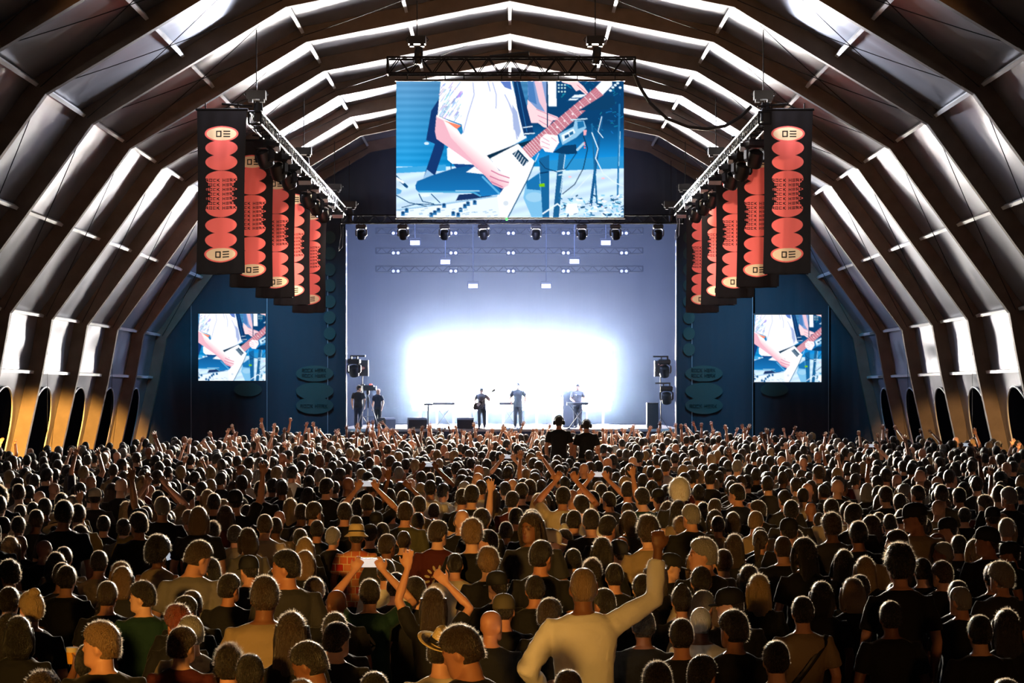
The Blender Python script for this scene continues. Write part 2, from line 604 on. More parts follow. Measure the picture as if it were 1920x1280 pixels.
    for a in ([(1210, 470), (1260, 500)], [(1200, 500), (1265, 530)], [(1205, 540), (1260, 560)], [(1280, 470), (1320, 500)]):
        cv.line(a, 6, W(214, 160, 182))
    # stands and cables
    cv.poly([(1180, 640), (1262, 610), (1262, 1122), (1208, 1122)], W(22, 96, 150))
    cv.poly([(1340, 600), (1392, 600), (1340, 1122), (1292, 1122)], W(26, 92, 140))
    cv.line([(1392, 610), (1352, 920)], 7, W(190, 220, 236))
    cv.line([(1690, 300), (1600, 1020)], 22, W(20, 84, 136))
    cv.line([(1610, 360), (1650, 1000)], 14, W(26, 100, 150))
    cv.line([(1835, 200), (1820, 940)], 14, W(30, 110, 165))
    for pts, w, c in (
        ([(1610, 430), (1660, 560), (1640, 640), (1700, 760), (1800, 840), (1880, 870)], 9, W(214, 232, 244)),
        ([(1690, 300), (1660, 420), (1700, 470)], 7, W(220, 236, 246)),
        ([(1540, 455), (1575, 560), (1540, 720), (1470, 850), (1370, 930)], 7, W(14, 44, 70)),
        ([(1480, 600), (1400, 720), (1330, 750), (1230, 720), (1180, 660)], 7, W(14, 60, 100)),
        ([(1330, 745), (1390, 735), (1395, 765), (1340, 775)], 10, W(200, 225, 240)),
        ([(1190, 760), (1250, 750)], 10, W(10, 50, 90)),
        ([(1440, 940), (1600, 770)], 6, W(220, 234, 246)),
        ([(1840, 420), (1830, 700)], 6, W(150, 200, 230)),
        ([(1210, 1090), (1330, 1010), (1380, 1060)], 12, W(228, 240, 248)),
    ):
        cv.line(pts, w, c)
    cv.poly([(1180, 848), (1224, 842), (1226, 870), (1182, 872)], W(120, 196, 10))
    for x, y in ((1430, 790), (1700, 802), (1685, 1030)):
        cv.oval(x, y, 14, 7, W(250, 190, 200))
    # clutter at the players' feet
    for _ in range(150):
        x, y = r.uniform(1360, 1875), r.uniform(940, 1118)
        c = r.choice([W(235, 244, 250), W(30, 110, 160), W(120, 190, 222), W(245, 248, 252), W(16, 70, 110)])
        cv.line([(x, y), (x + r.uniform(-40, 40), y + r.uniform(-16, 16))], r.uniform(4, 14), c)
    cv.poly([(1400, 1010), (1490, 1005), (1500, 1085), (1395, 1090)], W(236, 242, 250))
    # mixer in front
    cv.poly([(12, 1060), (400, 1010), (840, 945), (870, 960), (880, 1122), (12, 1122)], W(226, 236, 246))
    cv.line([(12, 1062), (400, 1012), (840, 946)], 12, W(150, 190, 220))
    cv.line([(850, 950), (872, 1100)], 26, W(240, 244, 250))
    for x, y in ((70, 1090), (100, 1066), (300, 1100), (330, 1082), (360, 1062), (405, 1025), (480, 1090), (540, 1060), (575, 1030), (600, 1010), (655, 1000), (520, 1100)):
        cv.rect(x - 16, y - 16, x + 14, y + 18, W(40, 110, 165))
        cv.rect(x - 10, y - 20, x + 6, y + 2, W(20, 64, 110))
    for _ in range(26):
        x, y = r.uniform(30, 820), r.uniform(1040, 1118)
        cv.line([(x, y), (x + 26, y - 4)], 5, W(140, 180, 210))
    # microphone, cables at the edge
    cv.line([(14, 790), (100, 870)], 22, W(20, 74, 120))
    cv.line([(14, 800), (70, 835)], 20, W(232, 240, 248))
    cv.poly([(14, 880), (60, 900), (50, 925), (14, 935)], W(90, 160, 210))
    for pts in ([(14, 940), (120, 1000), (260, 1030)], [(200, 930), (230, 990), (320, 1010)], [(300, 930), (370, 1000)], [(60, 1040), (180, 1010), (380, 1020)], [(460, 680), (462, 725)]):
        cv.line(pts, 7, W(24, 74, 116))
    cv.oval(250, 940, 40, 12, W(225, 236, 246))
    return cv.down(2)


def draw_banner():
    W_, H_ = 400, 1280
    cv = Canvas(W_, H_, W_ / 1.0, H_ / 1.0)
    blk, red, crm = np.array((20, 18, 20.)), np.array((238, 108, 100.)), np.array((236, 205, 165.))
    cv.put(np.ones(cv.X.shape, bool), blk)
    for v in (.230, .316, .415, .700, .790):
        cv.oval(.5, v, .335, .049, red)
    cv.oval(.5, .600, .335, .049, red)
    for i in range(7):
        cv.oval(.5, .425 + i * .028, .335 - (0.05 if i % 2 else 0.0), .0165, red)
    cv.rect(.27, .41, .73, .61, red)
    for v in (.143, .876):
        cv.oval(.5, v, .345, .0475, red)
        cv.oval(.5, v, .305, .0395, crm)
        s = 4.0 / 1.22
        x0, x1, hh = .385, .485, .016
        for (a, b) in (((x0, v - hh), (x1, v - hh)), ((x0, v + hh), (x1, v + hh))):
            cv.rect(a[0], a[1] - .0035, b[0] + .012, b[1] + .0035, blk)
        cv.rect(x0, v - hh, x0 + .022, v + hh, blk)
        cv.rect(x1 - .012, v - hh, x1 + .012, v + hh, blk)
        for d in (-hh, 0, hh):
            cv.rect(.535, v + d - .0035, .675, v + d + .0035, blk)
    for i in range(7):
        y = .4165 + i * .028
        # letters are wider than tall on the cloth: x and y units differ
        x = .168
        for ch in 'ROCK HERK':
            if ch == ' ':
                x += .045
                continue
            for (a, b) in GLYPH[ch]:
                ax, ay, bx, by = x + a[0] * .056, y + a[1] * .0168, x + b[0] * .056, y + b[1] * .0168
                n = 24
                for q in range(n + 1):
                    t = q / n
                    px, py = ax + (bx - ax) * t, ay + (by - ay) * t
                    cv.rect(px - .0060, py - .0018, px + .0060, py + .0018, blk)
            x += .0785
    return cv.down(2)

# ================================================================== THE TENT
BAY = 5.0
PROF = [(0.0, 13.98), (5.63, 12.84), (10.51, 9.90), (13.84, 5.33), (14.15, 3.65), (14.95, 0.0)]  # outer line, x and z
FRAMES = list(range(7, 17))   # frame k stands at y = 5k

M_mem = mat('tent_membrane', (0.40, 0.41, 0.455, 1), rough=0.37, metal=0.7, spec=0.5, bump=0.35, bscale=1.3, vary=0.22, vscale=0.8)
M_steel = mat('tent_steel', (0.16, 0.12, 0.092, 1), rough=0.62, spec=0.3, vary=0.35, vscale=2.5)
M_purlin = mat('purlin_aluminium', (0.72, 0.72, 0.72, 1), rough=0.42, metal=0.3)
M_wire = mat('black_wire', (0.006, 0.006, 0.007, 1), rough=0.6)
M_ground = mat('trodden_ground', (0.035, 0.028, 0.02, 1), rough=0.95, bump=0.6, bscale=6, vary=0.6)
M_cloth = mat('black_stage_cloth', (0.028, 0.036, 0.05, 1), rough=0.9, bump=0.25, bscale=2.0, aniso=(4, 4, 0.3))
M_bars = mat('dark_bars', (0.008, 0.008, 0.010, 1), rough=0.75, spec=0.2)
M_chrome = mat('truss_aluminium', (0.42, 0.43, 0.45, 1), rough=0.3, metal=0.9)
M_blackmetal = mat('black_metal', (0.007, 0.007, 0.008, 1), rough=0.42, spec=0.45)

g = Geo()
for j, (ya, yb) in enumerate(((-8, 40), (40, 80), (80, 100))):
    nx, ny = 24, 24
    X, Y = np.meshgrid(np.linspace(-20, 20, nx), np.linspace(ya, yb, ny))
    v = np.stack([X, Y, wob(np.stack([X, Y, 0 * X], -1).reshape(-1, 3), 0.9, 3).reshape(X.shape) * 0.012 - 0.015], -1).reshape(-1, 3)
    f = [(a * nx + b, a * nx + b + 1, (a + 1) * nx + b + 1, (a + 1) * nx + b) for a in range(ny - 1) for b in range(nx - 1)]
    g.add(v, f)
structure(obj('floor', g, M_ground), 'dark trodden ground under the crowd')

# arches: welded box section, each limb its own part
def limb_geo(a, b, na, nb, depth, w):
    """straight box between the outer points a and b; na/nb = inward offsets at both ends"""
    a, b, ai, bi = np.array(a), np.array(b), np.array(a) + na, np.array(b) + nb
    poly = [tuple(a), tuple(b), tuple(bi), tuple(ai)]
    return Geo().prism(poly, -w / 2, w / 2)

DEPTH = 0.42
prof = np.array(PROF)
seg = np.diff(prof, axis=0)
seg = seg / np.linalg.norm(seg, axis=1)[:, None]
nin = np.stack([seg[:, 1], -seg[:, 0]], 1)          # inward normals
off = []
for i in range(len(prof)):
    if i == 0:
        n = np.array((0.0, -1.0)); n = n / abs(nin[0].dot(n))
    elif i == len(prof) - 1:
        n = np.array((-1.0, 0.0)); n = n / abs(nin[-1].dot(n))
    else:
        n = nin[i - 1] + nin[i]; n = n / n.dot(nin[i])
    off.append(n * DEPTH)
off = np.array(off)
INNER = prof + off

names = ['upper_rafter', 'middle_rafter', 'lower_rafter', 'post', 'post_foot']
limb_meshes = {}
for s in (-1, 1):
    for i in range(5):
        mir = np.array((s, 1.0))
        gg = limb_geo(prof[i] * mir, prof[i + 1] * mir, off[i] * mir, off[i + 1] * mir, DEPTH, 0.20)
        limb_meshes[(s, i)] = fixn(gg.mesh(names[i]))
        limb_meshes[(s, i)].materials.append(M_steel)
plates = {}
for s in (-1, 1):
    for i in (1, 2, 3):
        p, q = prof[i] * (s, 1), INNER[i] * (s, 1)
        u = seg[i - 1] * (s, 1) * 0.34
        w = seg[i] * (s, 1) * 0.34
        poly = [tuple(p), tuple(p + w), tuple(q + w), tuple(q), tuple(q - u), tuple(p - u)]
        plates[(s, i)] = fixn(Geo().prism([tuple(0.985 * (np.array(k) - (p + q) / 2) + (p + q) / 2) for k in poly], -0.125, 0.125).mesh('joint_plate'))
ORD = ['first', 'second', 'third', 'fourth', 'fifth', 'sixth', 'seventh', 'eighth', 'ninth', 'tenth', 'eleventh', 'twelfth', 'thirteenth', 'fourteenth', 'fifteenth', 'sixteenth', 'seventeenth', 'eighteenth', 'nineteenth', 'twentieth']
for k in FRAMES:
    e = empty('tent_arch', (0, k * BAY, 0))
    tag(e, f'brown steel arch spanning the whole tent, {ORD[16 - k]} counted from the stage', 'tent arch', 'steel arches carrying the tent')
    for s in (-1, 1):
        for i in range(5):
            obj(names[i], limb_meshes[(s, i)], M_steel, e)
        for i in (1, 2, 3):
            obj('joint_plate', plates[(s, i)], M_steel, e)

# membrane panels, one per bay and facet, with wrinkles and a slight sag
ceiling = structure(empty('ceiling'), 'silver grey tent roof of stretched membrane panels')
wl = structure(empty('wall_left'), 'silver grey membrane side of the tent')
wr = structure(empty('wall_right'), 'silver grey membrane side of the tent')
def panel(s, i, k, seed):
    a, b = prof[i] * (s, 1), prof[i + 1] * (s, 1)
    L = np.linalg.norm(b - a)
    nu, nv = 26, max(14, int(L * 7))
    U, V = np.meshgrid(np.linspace(0, 1, nu), np.linspace(0, 1, nv))
    base = a[None, None] + (b - a)[None, None] * V[..., None]
    Y = (k + U) * BAY
    r = np.random.default_rng(seed)
    edge = np.sin(math.pi * U) ** 0.7
    d = -0.10 * np.sin(math.pi * U) * (0.5 + 0.5 * np.sin(math.pi * V))     # sucked out a little
    # tension folds running along the slope, fading away from the purlins
    ph, ph2 = r.uniform(0, 6.28, 2)
    fold = np.sin(U * r.uniform(26, 40) + ph + 0.9 * np.sin(V * 5 + ph2)) * np.exp(-((V - r.choice([0.0, 0.55, 1.0])) / 0.3) ** 2)
    d += 0.014 * fold * edge + 0.040 * np.sin(V * r.uniform(5, 10) + ph) * np.sin(U * r.uniform(2.5, 6) + ph2) * edge
    d += 0.006 * np.sin(U * r.uniform(60, 90) + V * r.uniform(-6, 6)) * edge * r.uniform(0.2, 1)
    n = nin[i] * (s, 1)
    pos = np.stack([base[..., 0] + n[0] * d, Y, base[..., 1] + n[1] * d], -1)
    return grid_mesh('membrane_panel', pos, None)

for k in FRAMES[:-1]:
    for s in (-1, 1):
        for i in range(4):
            par = ceiling if i < 3 else (wl if s < 0 else wr)
            obj('membrane_panel', panel(s, i, k, 100 * k + 10 * i + s), M_mem, par)
        # skirt of the wall below the purlin
        obj('wall_panel', panel(s, 4, k, 100 * k + 70 + s), M_mem, wl if s < 0 else wr)

# purlins
def pur(p, n, w=0.085, h=0.13):
    ang = math.atan2(n[1], n[0])
    M = Matrix.Rotation(-ang, 4, 'Y')
    gg = Geo().box((0, BAY / 2, 0), (h, BAY - 0.2, w), M)
    # two ribs along the profile
    return fixn(gg.mesh('purlin'))
lines = []
for i in range(4):
    if i:
        for s in (-1, 1):
            n = (nin[i - 1] + nin[i]); n = n / np.linalg.norm(n)
            lines.append((prof[i] * (s, 1), n * (s, 1)))
    for s in (-1, 1):
        if i < 3:
            lines.append(((prof[i] + prof[i + 1]) / 2 * (s, 1), nin[i] * (s, 1)))
lines.append((prof[0], np.array((0.0, -1.0))))
for s in (-1, 1):
    lines.append((prof[4] * (s, 1), nin[3] * (s, 1)))
for p, n in lines:
    me = pur(p, n)
    me.materials.append(M_purlin)
    c = p + n * 0.11
    par = ceiling if p[1] > 5.0 else (wl if p[0] < 0 else wr)
    for k in FRAMES[:-1]:
        obj('purlin', me, M_purlin, par, (c[0], k * BAY + 0.1, c[1]))

# bracing cables crossing the nearer bays
def cable(a, b, sag=0.0, r=0.011, n=5, m=9):
    a, b = np.array(a, float), np.array(b, float)
    pts = [a + (b - a) * t + np.array((0, 0, -sag * 4 * t * (1 - t))) for t in np.linspace(0, 1, m)]
    return Geo().tube(pts, r, n)
for k in FRAMES[:-1]:
    for s in (-1, 1):
        q = [INNER[i] * (s, 1) + off[i] * (s, 1) * -0.45 for i in range(6)]
        y0, y1 = k * BAY + 0.1, (k + 1) * BAY - 0.1
        for i in (1, 2):
            obj('bracing_cable', cable((q[i][0], y0, q[i][1]), (q[i + 1][0], y1, q[i + 1][1]), 0.10), M_wire, ceiling)
        obj('bracing_cable', cable((q[2][0], y0, q[2][1]), (q[1][0], y1, q[1][1]), 0.10), M_wire, ceiling)
        if k % 2 == 0:
            obj('bracing_cable', cable((q[0][0], y0, q[0][1]), (q[1][0], y1, q[1][1]), 0.08), M_wire, ceiling)
            obj('bracing_cable', cable((q[3][0], y0, q[3][1]), (q[5][0], y1, q[5][1]), 0.02, 0.008), M_wire, wl if s < 0 else wr)

# arched windows in the walls: black night behind, pale piping around
M_night = mat('night_pane', (0.0012, 0.0012, 0.0018, 1), rough=0.95, spec=0.0)
M_pipe = mat('pale_piping', (0.62, 0.64, 0.68, 1), rough=0.4)
wn = 0
a4, a5 = prof[4], prof[5]
for s in (-1, 1):
    for k in FRAMES[2:-1]:
        wn += 1
        slope = (a5 - a4) / (a4[1] - a5[1])      # per metre downwards
        def wp(u, z, d):
            p = a4 + slope * (a4[1] - z)
            n = nin[4]
            return (s * (p[0] + n[0] * d), (k + u) * BAY, p[1] + n[1] * d)
        arch = [(0.5 + 0.30 * math.cos(t), 1.75 + 1.45 * math.sin(t)) for t in np.linspace(0, math.pi, 25)]
        outline = [(0.80, 0.15)] + arch + [(0.20, 0.15)]
        e = structure(empty(f'window_{wn}'), 'arched window in the tent side, black night behind')
        gg = Geo()
        n = len(outline)
        v = [wp(u, z, 0.04) for u, z in outline] + [wp(u, z, -0.02) for u, z in outline]
        f = [tuple(range(n)), tuple(range(2 * n - 1, n - 1, -1))] + [(i, i + n, (i + 1) % n + n, (i + 1) % n) for i in range(n)]
        gg.add(v, f)
        obj('pane', fixn(gg.mesh('pane')), M_night, e)
        obj('piping', Geo().tube([wp(u, z, 0.05) for u, z in outline], 0.028, 8), M_pipe, e)

# ================================================================== GABLE WALL AND STAGE
GY = 80.7
def profile_z(x):
    x = abs(x)
    return float(np.interp(x, prof[:, 0], prof[:, 1]))
ST = 1.556                      # stage height
OX0, OX1, OZ = -6.45, 6.55, 9.75   # opening
gable = structure(empty('wall_back'), 'dark cloth gable with the stage opening')
def cloth_panel(x0, x1, z0, ztop, y, name, par, m, folds=14, amp=0.02):
    nx, nz = max(10, int(abs(x1 - x0) * 8)), 12
    U, V = np.meshgrid(np.linspace(x0, x1, nx), np.linspace(0, 1, nz))
    top = np.array([ztop(x) for x in U[0]])[None]
    Z = z0 + (top - z0) * V
    Yd = y + amp * np.sin(U * folds) * (1 - 0.6 * V) + amp * 0.6 * np.sin(U * folds * 0.37 + 1)
    me = grid_mesh(name, np.stack([U, Yd, Z], -1), None)
    return obj(name, me, m, par)
edges_l = [-15.2, -12.6, -9.6, -OX1 + 0.05]
for a, b in zip(edges_l[:-1], edges_l[1:]):
    cloth_panel(a, b, 0, lambda x: max(0.1, profile_z(x) - 0.05) if abs(x) < 14.95 else 0.1, GY, 'cloth_panel', gable, M_cloth)
    cloth_panel(-b + 0.1, -a, 0, lambda x: max(0.1, profile_z(x) - 0.05) if abs(x) < 14.95 else 0.1, GY, 'cloth_panel', gable, M_cloth)
for a, b in ((-6.5, -2.2), (-2.2, 2.2), (2.2, 6.6)):
    cloth_panel(a, b, OZ, lambda x: profile_z(x) - 0.05, GY, 'cloth_panel', gable, M_cloth, amp=0.01)
M_seam = mat('pale_seam', (0.35, 0.37, 0.42, 1), rough=0.6)
for x in (-12.6, -9.6, -7.2, 7.2, 9.6, 12.6):
    obj('seam', Geo().box((x, GY - 0.05, 4.2), (0.02, 0.02, 7.0)), M_seam, gable)
# printed ovals on the scrims beside the opening
M_scrim = mat('scrim_print', (0.042, 0.068, 0.060, 1), rough=0.9)
M_scrimtext = mat('scrim_text', (0.022, 0.034, 0.036, 1), rough=0.9)
def oval_disc(cx, cz, rx, rz, y):
    t = np.linspace(0, 2 * math.pi, 40, endpoint=False)
    return fixn(Geo().prism([(cx + rx * math.cos(a), cz + rz * math.sin(a)) for a in t], y - 0.006, y).mesh('printed_oval'))
for s, x0 in ((-1, 590), (1, 1320)):
    for q, (yy, ry) in enumerate(((700, 15), (733, 16), (760, 16))):
        p = P(x0, yy, GY - 0.09 - q * 0.004)
        obj('printed_oval', oval_disc(p.x, p.z, 35 * GY / F, ry * GY / F, p.y), M_scrim, gable)
    for q in range(8):
        p = P(x0 + (28 if s < 0 else -28), 445 + q * 30, GY - 0.085 - q * 0.001)
        obj('printed_oval', oval_disc(p.x, p.z, 11 * GY / F, 12 * GY / F, p.y), M_scrim, gable)
    p = P(465 if s < 0 else 1452, 730, GY - 0.09)
    obj('printed_oval', oval_disc(p.x, p.z, 26 * GY / F, 13 * GY / F, p.y), M_scrim, gable)
    # lettering in the lowest and the highest oval
    for (yy, w) in ((761, 5.2), (694, 4.6), (704, 4.6)):
        x = x0 - 4.65 * w * 1.12
        for ch in 'ROCK HERK':
            if ch == ' ':
                x += w * 0.6
                continue
            gg = Geo()
            for a, b in GLYPH[ch]:
                A, B = P(x + a[0] * w, yy + (a[1] - .5) * 6.5, GY - 0.12), P(x + b[0] * w, yy + (b[1] - .5) * 6.5, GY - 0.12)
                gg.tube([A, B], 0.012, 4)
            obj('printed_letter', gg, M_scrimtext, gable)
            x += w * 1.18

# stage house behind the opening
M_back = mat('stage_backdrop', (0.035, 0.04, 0.055, 1), rough=0.95, bump=0.2, bscale=1.5, aniso=(4, 4, 0.3))
stage_house = structure(empty('wall_stage'), 'cloth lining of the stage box')
cloth_panel(-8.2, 8.2, 0, lambda x: 11.5, 97.0, 'backdrop_cloth', stage_house, M_back, 5, 0.02)
for s in (-1, 1):
    gg = Geo().box((8.1 * s, 89, 5.7), (0.06, 16.2, 11.5))
    obj('side_cloth', gg, M_cloth, stage_house)
obj('roof_cloth', Geo().box((0, 89, 11.5), (16.4, 16.3, 0.08)), M_cloth, stage_house)

M_deck = mat('stage_deck', (0.05, 0.05, 0.06, 1), rough=0.45, bump=0.15, bscale=8)
M_edge = mat('stage_edge_trim', (0.75, 0.76, 0.8, 1), rough=0.5)
st = empty('stage', (0, 0, 0))
tag(st, 'raised black stage deck with a pale front edge', 'stage')
for i in range(7):
    for j in range(7):
        x = -7.0 + 2.0 * i + 1.0
        obj('deck_board', Geo().box((x, 81.35 + j * 2.2 + 1.1, ST - 0.03), (1.985, 2.185, 0.06)), M_deck, st)
obj('front_edge', Geo().box((0, 81.31, ST - 0.03), (14.0, 0.05, 0.10)), M_edge, st)
M_skirt = mat('stage_skirt', (0.10, 0.115, 0.17, 1), rough=0.8)
for i in range(7):
    obj('skirt_panel', Geo().box((-7.0 + 2.0 * i + 1.0, 81.4, (ST - 0.08) / 2), (1.97, 0.04, ST - 0.1)), M_skirt, st)

# towers at both edges of the opening: truss ladders catching the stage light
def box_truss(L, w, h, n, r=0.024, rb=0.011, closed=True):
    """chords along +x from 0 to L; returns (chord geos, brace geo list)"""
    ch = [Geo().cyl((0, y, z), (L, y, z), r, 10) for y in (-w / 2, w / 2) for z in (-h / 2, h / 2)]
    br = []
    st_ = L / n
    for i in range(n):
        x0, x1 = i * st_, (i + 1) * st_
        xm = (x0 + x1) / 2
        for y in (-w / 2, w / 2):
            br.append(Geo().cyl((x0, y, -h / 2), (xm, y, h / 2), rb, 6))
            br.append(Geo().cyl((xm, y, h / 2), (x1, y, -h / 2), rb, 6))
        for z in (-h / 2, h / 2):
            br.append(Geo().cyl((x0, -w / 2, z), (xm, w / 2, z), rb, 6))
            br.append(Geo().cyl((xm, w / 2, z), (x1, -w / 2, z), rb, 6))
    for x in (0, L):
        for y in (-w / 2, w / 2):
            br.append(Geo().cyl((x, y, -h / 2), (x, y, h / 2), r, 8))
        for z in (-h / 2, h / 2):
            br.append(Geo().cyl((x, -w / 2, z), (x, w / 2, z), r, 8))
    return ch, br

def join(geos):
    g = Geo()
    for q in geos:
        for v in q.v:
            pass
        g.v += q.v
        g.f += [tuple(i + g.n for i in f) for f in q.f]
        g.n += q.n
    return g

for s, x in ((-1, -6.75), (1, 6.85)):
    e = empty('truss_tower', (x, 82.2, ST))
    tag(e, 'slim upright truss tower at the edge of the stage, beside the ' + ('camera crew' if s < 0 else 'tall speaker stack'), 'truss tower', 'towers flanking the stage')
    ch, br = box_truss(8.0, 0.30, 0.30, 20)
    M = Matrix.Rotation(-math.pi / 2, 4, 'Y')
    for q in ch:
        obj('chord', smooth_by(q.mesh('chord')), M_chrome, e, rot=M.to_euler())
    o = obj('bracing', join(br), M_chrome, e, rot=M.to_euler())
    o['kind'] = 'stuff'

# ================================================================== SCREENS
IMG = draw_show()                              # (223, 372, 3)
M_led = attr_mat('led_picture', emission=1.2)
M_case = mat('screen_case', (0.012, 0.012, 0.014, 1), rough=0.5)
def screen(name, x0, y0, x1, y1, Y, img, label, cat='screen', group=None):
    a, b = P(x0, y1, Y), P(x1, y0, Y)
    w, h = b.x - a.x, b.z - a.z
    e = empty(name, (a.x + w / 2, Y, a.z))
    tag(e, label, cat, group)
    ny, nx = img.shape[:2]
    U, V = np.meshgrid(np.linspace(-w / 2, w / 2, nx), np.linspace(h, 0, ny))
    me = grid_mesh('picture', np.stack([U, np.full(U.shape, -0.012), V], -1), None, lin(np.clip(img, 0, 255)))
    obj('picture', me, M_led, e)
    nxp, nyp = max(2, round(w / 0.65)), max(2, round(h / 0.65))
    cab = Geo().box((0, 0, 0), (w / nxp - 0.004, 0.10, h / nyp - 0.004)).mesh('led_cabinet')
    for i in range(nxp):
        for j in range(nyp):
            obj('led_cabinet', cab, M_case, e, (-w / 2 + (i + .5) * w / nxp, 0.05, (j + .5) * h / nyp))
    if Y > 75:   # frame that fixes it to the wing
        for dx in (-w * 0.3, w * 0.3):
            obj('mount_arm', Geo().box((dx, (GY - Y) / 2 + 0.05, h * 0.7), (0.08, GY - Y + 0.1, 0.08)).box((dx, 0.16, h / 2), (0.08, 0.08, h)), M_bars, e)
    for z in (h + 0.03, -0.02):
        obj('edge_rail', Geo().box((0, 0.045, z), (w + 0.06, 0.12, 0.05 if z > 0 else 0.03)), M_case, e)
    return e
main = screen('video_screen', 743, 152.5, 1169.5, 407.5, 52.0, IMG, 'large hanging LED screen showing a player with a V-shaped guitar')
M_green = mat('green_lamp', (0, 1, 0.1, 1), emit=(0.1, 1, 0.15, 1), estr=2.0)
p = P(950, 410.5, 51.9)
obj('status_lamp', Geo().box((p.x - main.location.x, -0.08, p.z - main.location.z), (0.05, 0.03, 0.07)), M_green, main)
sub = IMG[:, 67:67 + 223]
side = sub[::2, ::2]
side = (sub[:222:2, :222:2] + sub[1:222:2, :222:2] + sub[:222:2, 1:222:2] + sub[1:222:2, 1:222:2]) / 4
side = np.repeat(np.repeat(side, 1, 0), 1, 1)
screen('video_screen', 372, 588, 498, 713.5, 78.0, side, 'small square LED screen with the guitar picture, on the left wing', group='square screens on the wings')
screen('video_screen', 1414, 590, 1540, 716, 78.0, side, 'small square LED screen with the guitar picture, on the right wing', group='square screens on the wings')

# ================================================================== RIGGING
def chain(name, x, y, z0, z1, parent):
    return obj(name, Geo().cyl((x, y, z0), (x, y, z1), 0.016, 6), M_wire, parent)

def hoist(px, py, Y, drop, label, top=None, size=1.0):
    p = P(px, py, Y)
    e = empty('chain_hoist', p)
    tag(e, label, 'hoist', 'chain hoists')
    s = size
    gg = Geo().box((0, 0, 0.1 * s), (0.52 * s, 0.3 * s, 0.24 * s)).box((0.16 * s, 0, -0.04 * s), (0.12 * s, 0.2 * s, 0.1 * s)).box((-0.16 * s, 0, -0.04 * s), (0.12 * s, 0.2 * s, 0.1 * s))
    obj('motor_housing', gg, M_blackmetal, e)
    obj('carrying_handle', Geo().tube([(-0.28 * s, 0, 0.06 * s), (-0.34 * s, 0, 0.12 * s), (-0.28 * s, 0, 0.2 * s)], 0.015, 6), M_blackmetal, e)
    obj('carrying_handle', Geo().tube([(0.28 * s, 0, 0.06 * s), (0.34 * s, 0, 0.12 * s), (0.28 * s, 0, 0.2 * s)], 0.015, 6), M_blackmetal, e)
    obj('chain_bag', Geo().tube([(0.06, 0, -0.1 * s), (0.05, 0, -0.3 * s), (0.02, 0, -0.62 * s)], [0.10 * s, 0.13 * s, 0.10 * s], 10), M_blackmetal, e)
    for dx in (-0.09, 0.09):
        obj('sling', Geo().cyl((dx * 0.4, 0, -0.05), (dx, 0, -drop), 0.012, 6), M_wire, e)
    zt = (profile_z(p.x) - 0.5 if top is None else top) - p.z
    chain('chain', 0, 0, 0.2 * s, zt, e)
    return e

# top truss of the big screen
pa, pb = P(727, 124, 52.0), P(1190, 124, 52.0)
L = pb.x - pa.x
tt = empty('lighting_truss', pa)
tag(tt, 'black box truss hanging straight above the large screen', 'truss')
ch, br = box_truss(L, 0.36, 0.40, 11, 0.026, 0.014)
for q in ch:
    obj('chord', smooth_by(q.mesh('chord')), M_bars, tt)
for q in br:
    obj('brace', q.mesh('brace'), M_bars, tt)
for i in range(12):
    x = 0.5 + i * (L - 1.0) / 11
    obj('hanger', Geo().cyl((x, 0, -0.2), (x, 0.05, -0.37), 0.016, 6), M_bars, tt)
obj('cable_loom', Geo().tube([(x, -0.1 + 0.05 * math.sin(x * 3), 0.25 + 0.05 * math.sin(x * 2.1)) for x in np.linspace(2.6, 3.6, 12)], 0.06, 8), M_wire, tt)
hoist(782, 82, 52, 0.5, 'chain hoist on the screen truss, the one over the player’s sleeve', size=0.85)
hoist(1116, 82, 52, 0.5, 'chain hoist on the screen truss, the one over the guitar neck', size=0.85)

# front truss of the stage with eight moving lamps
pa, pb = P(640, 411, 79.0), P(1280, 411, 79.0)
L = pb.x - pa.x
ft = empty('lighting_truss', pa)
tag(ft, 'long front truss across the stage opening carrying eight moving lamps', 'truss')
ch, br = box_truss(L, 0.3, 0.30, 26, 0.026, 0.013)
for q in ch:
    obj('chord', smooth_by(q.mesh('chord')), M_bars, ft)
o = obj('bracing', join(br), M_bars, ft)
o['kind'] = 'stuff'
for x, t in ((655, 'beside the banners over the camera crew'), (1258, 'beside the banners over the speaker stack')):
    hoist(x, 388, 79, 0.4, 'hazy chain hoist at the front truss end ' + t, top=12.0)

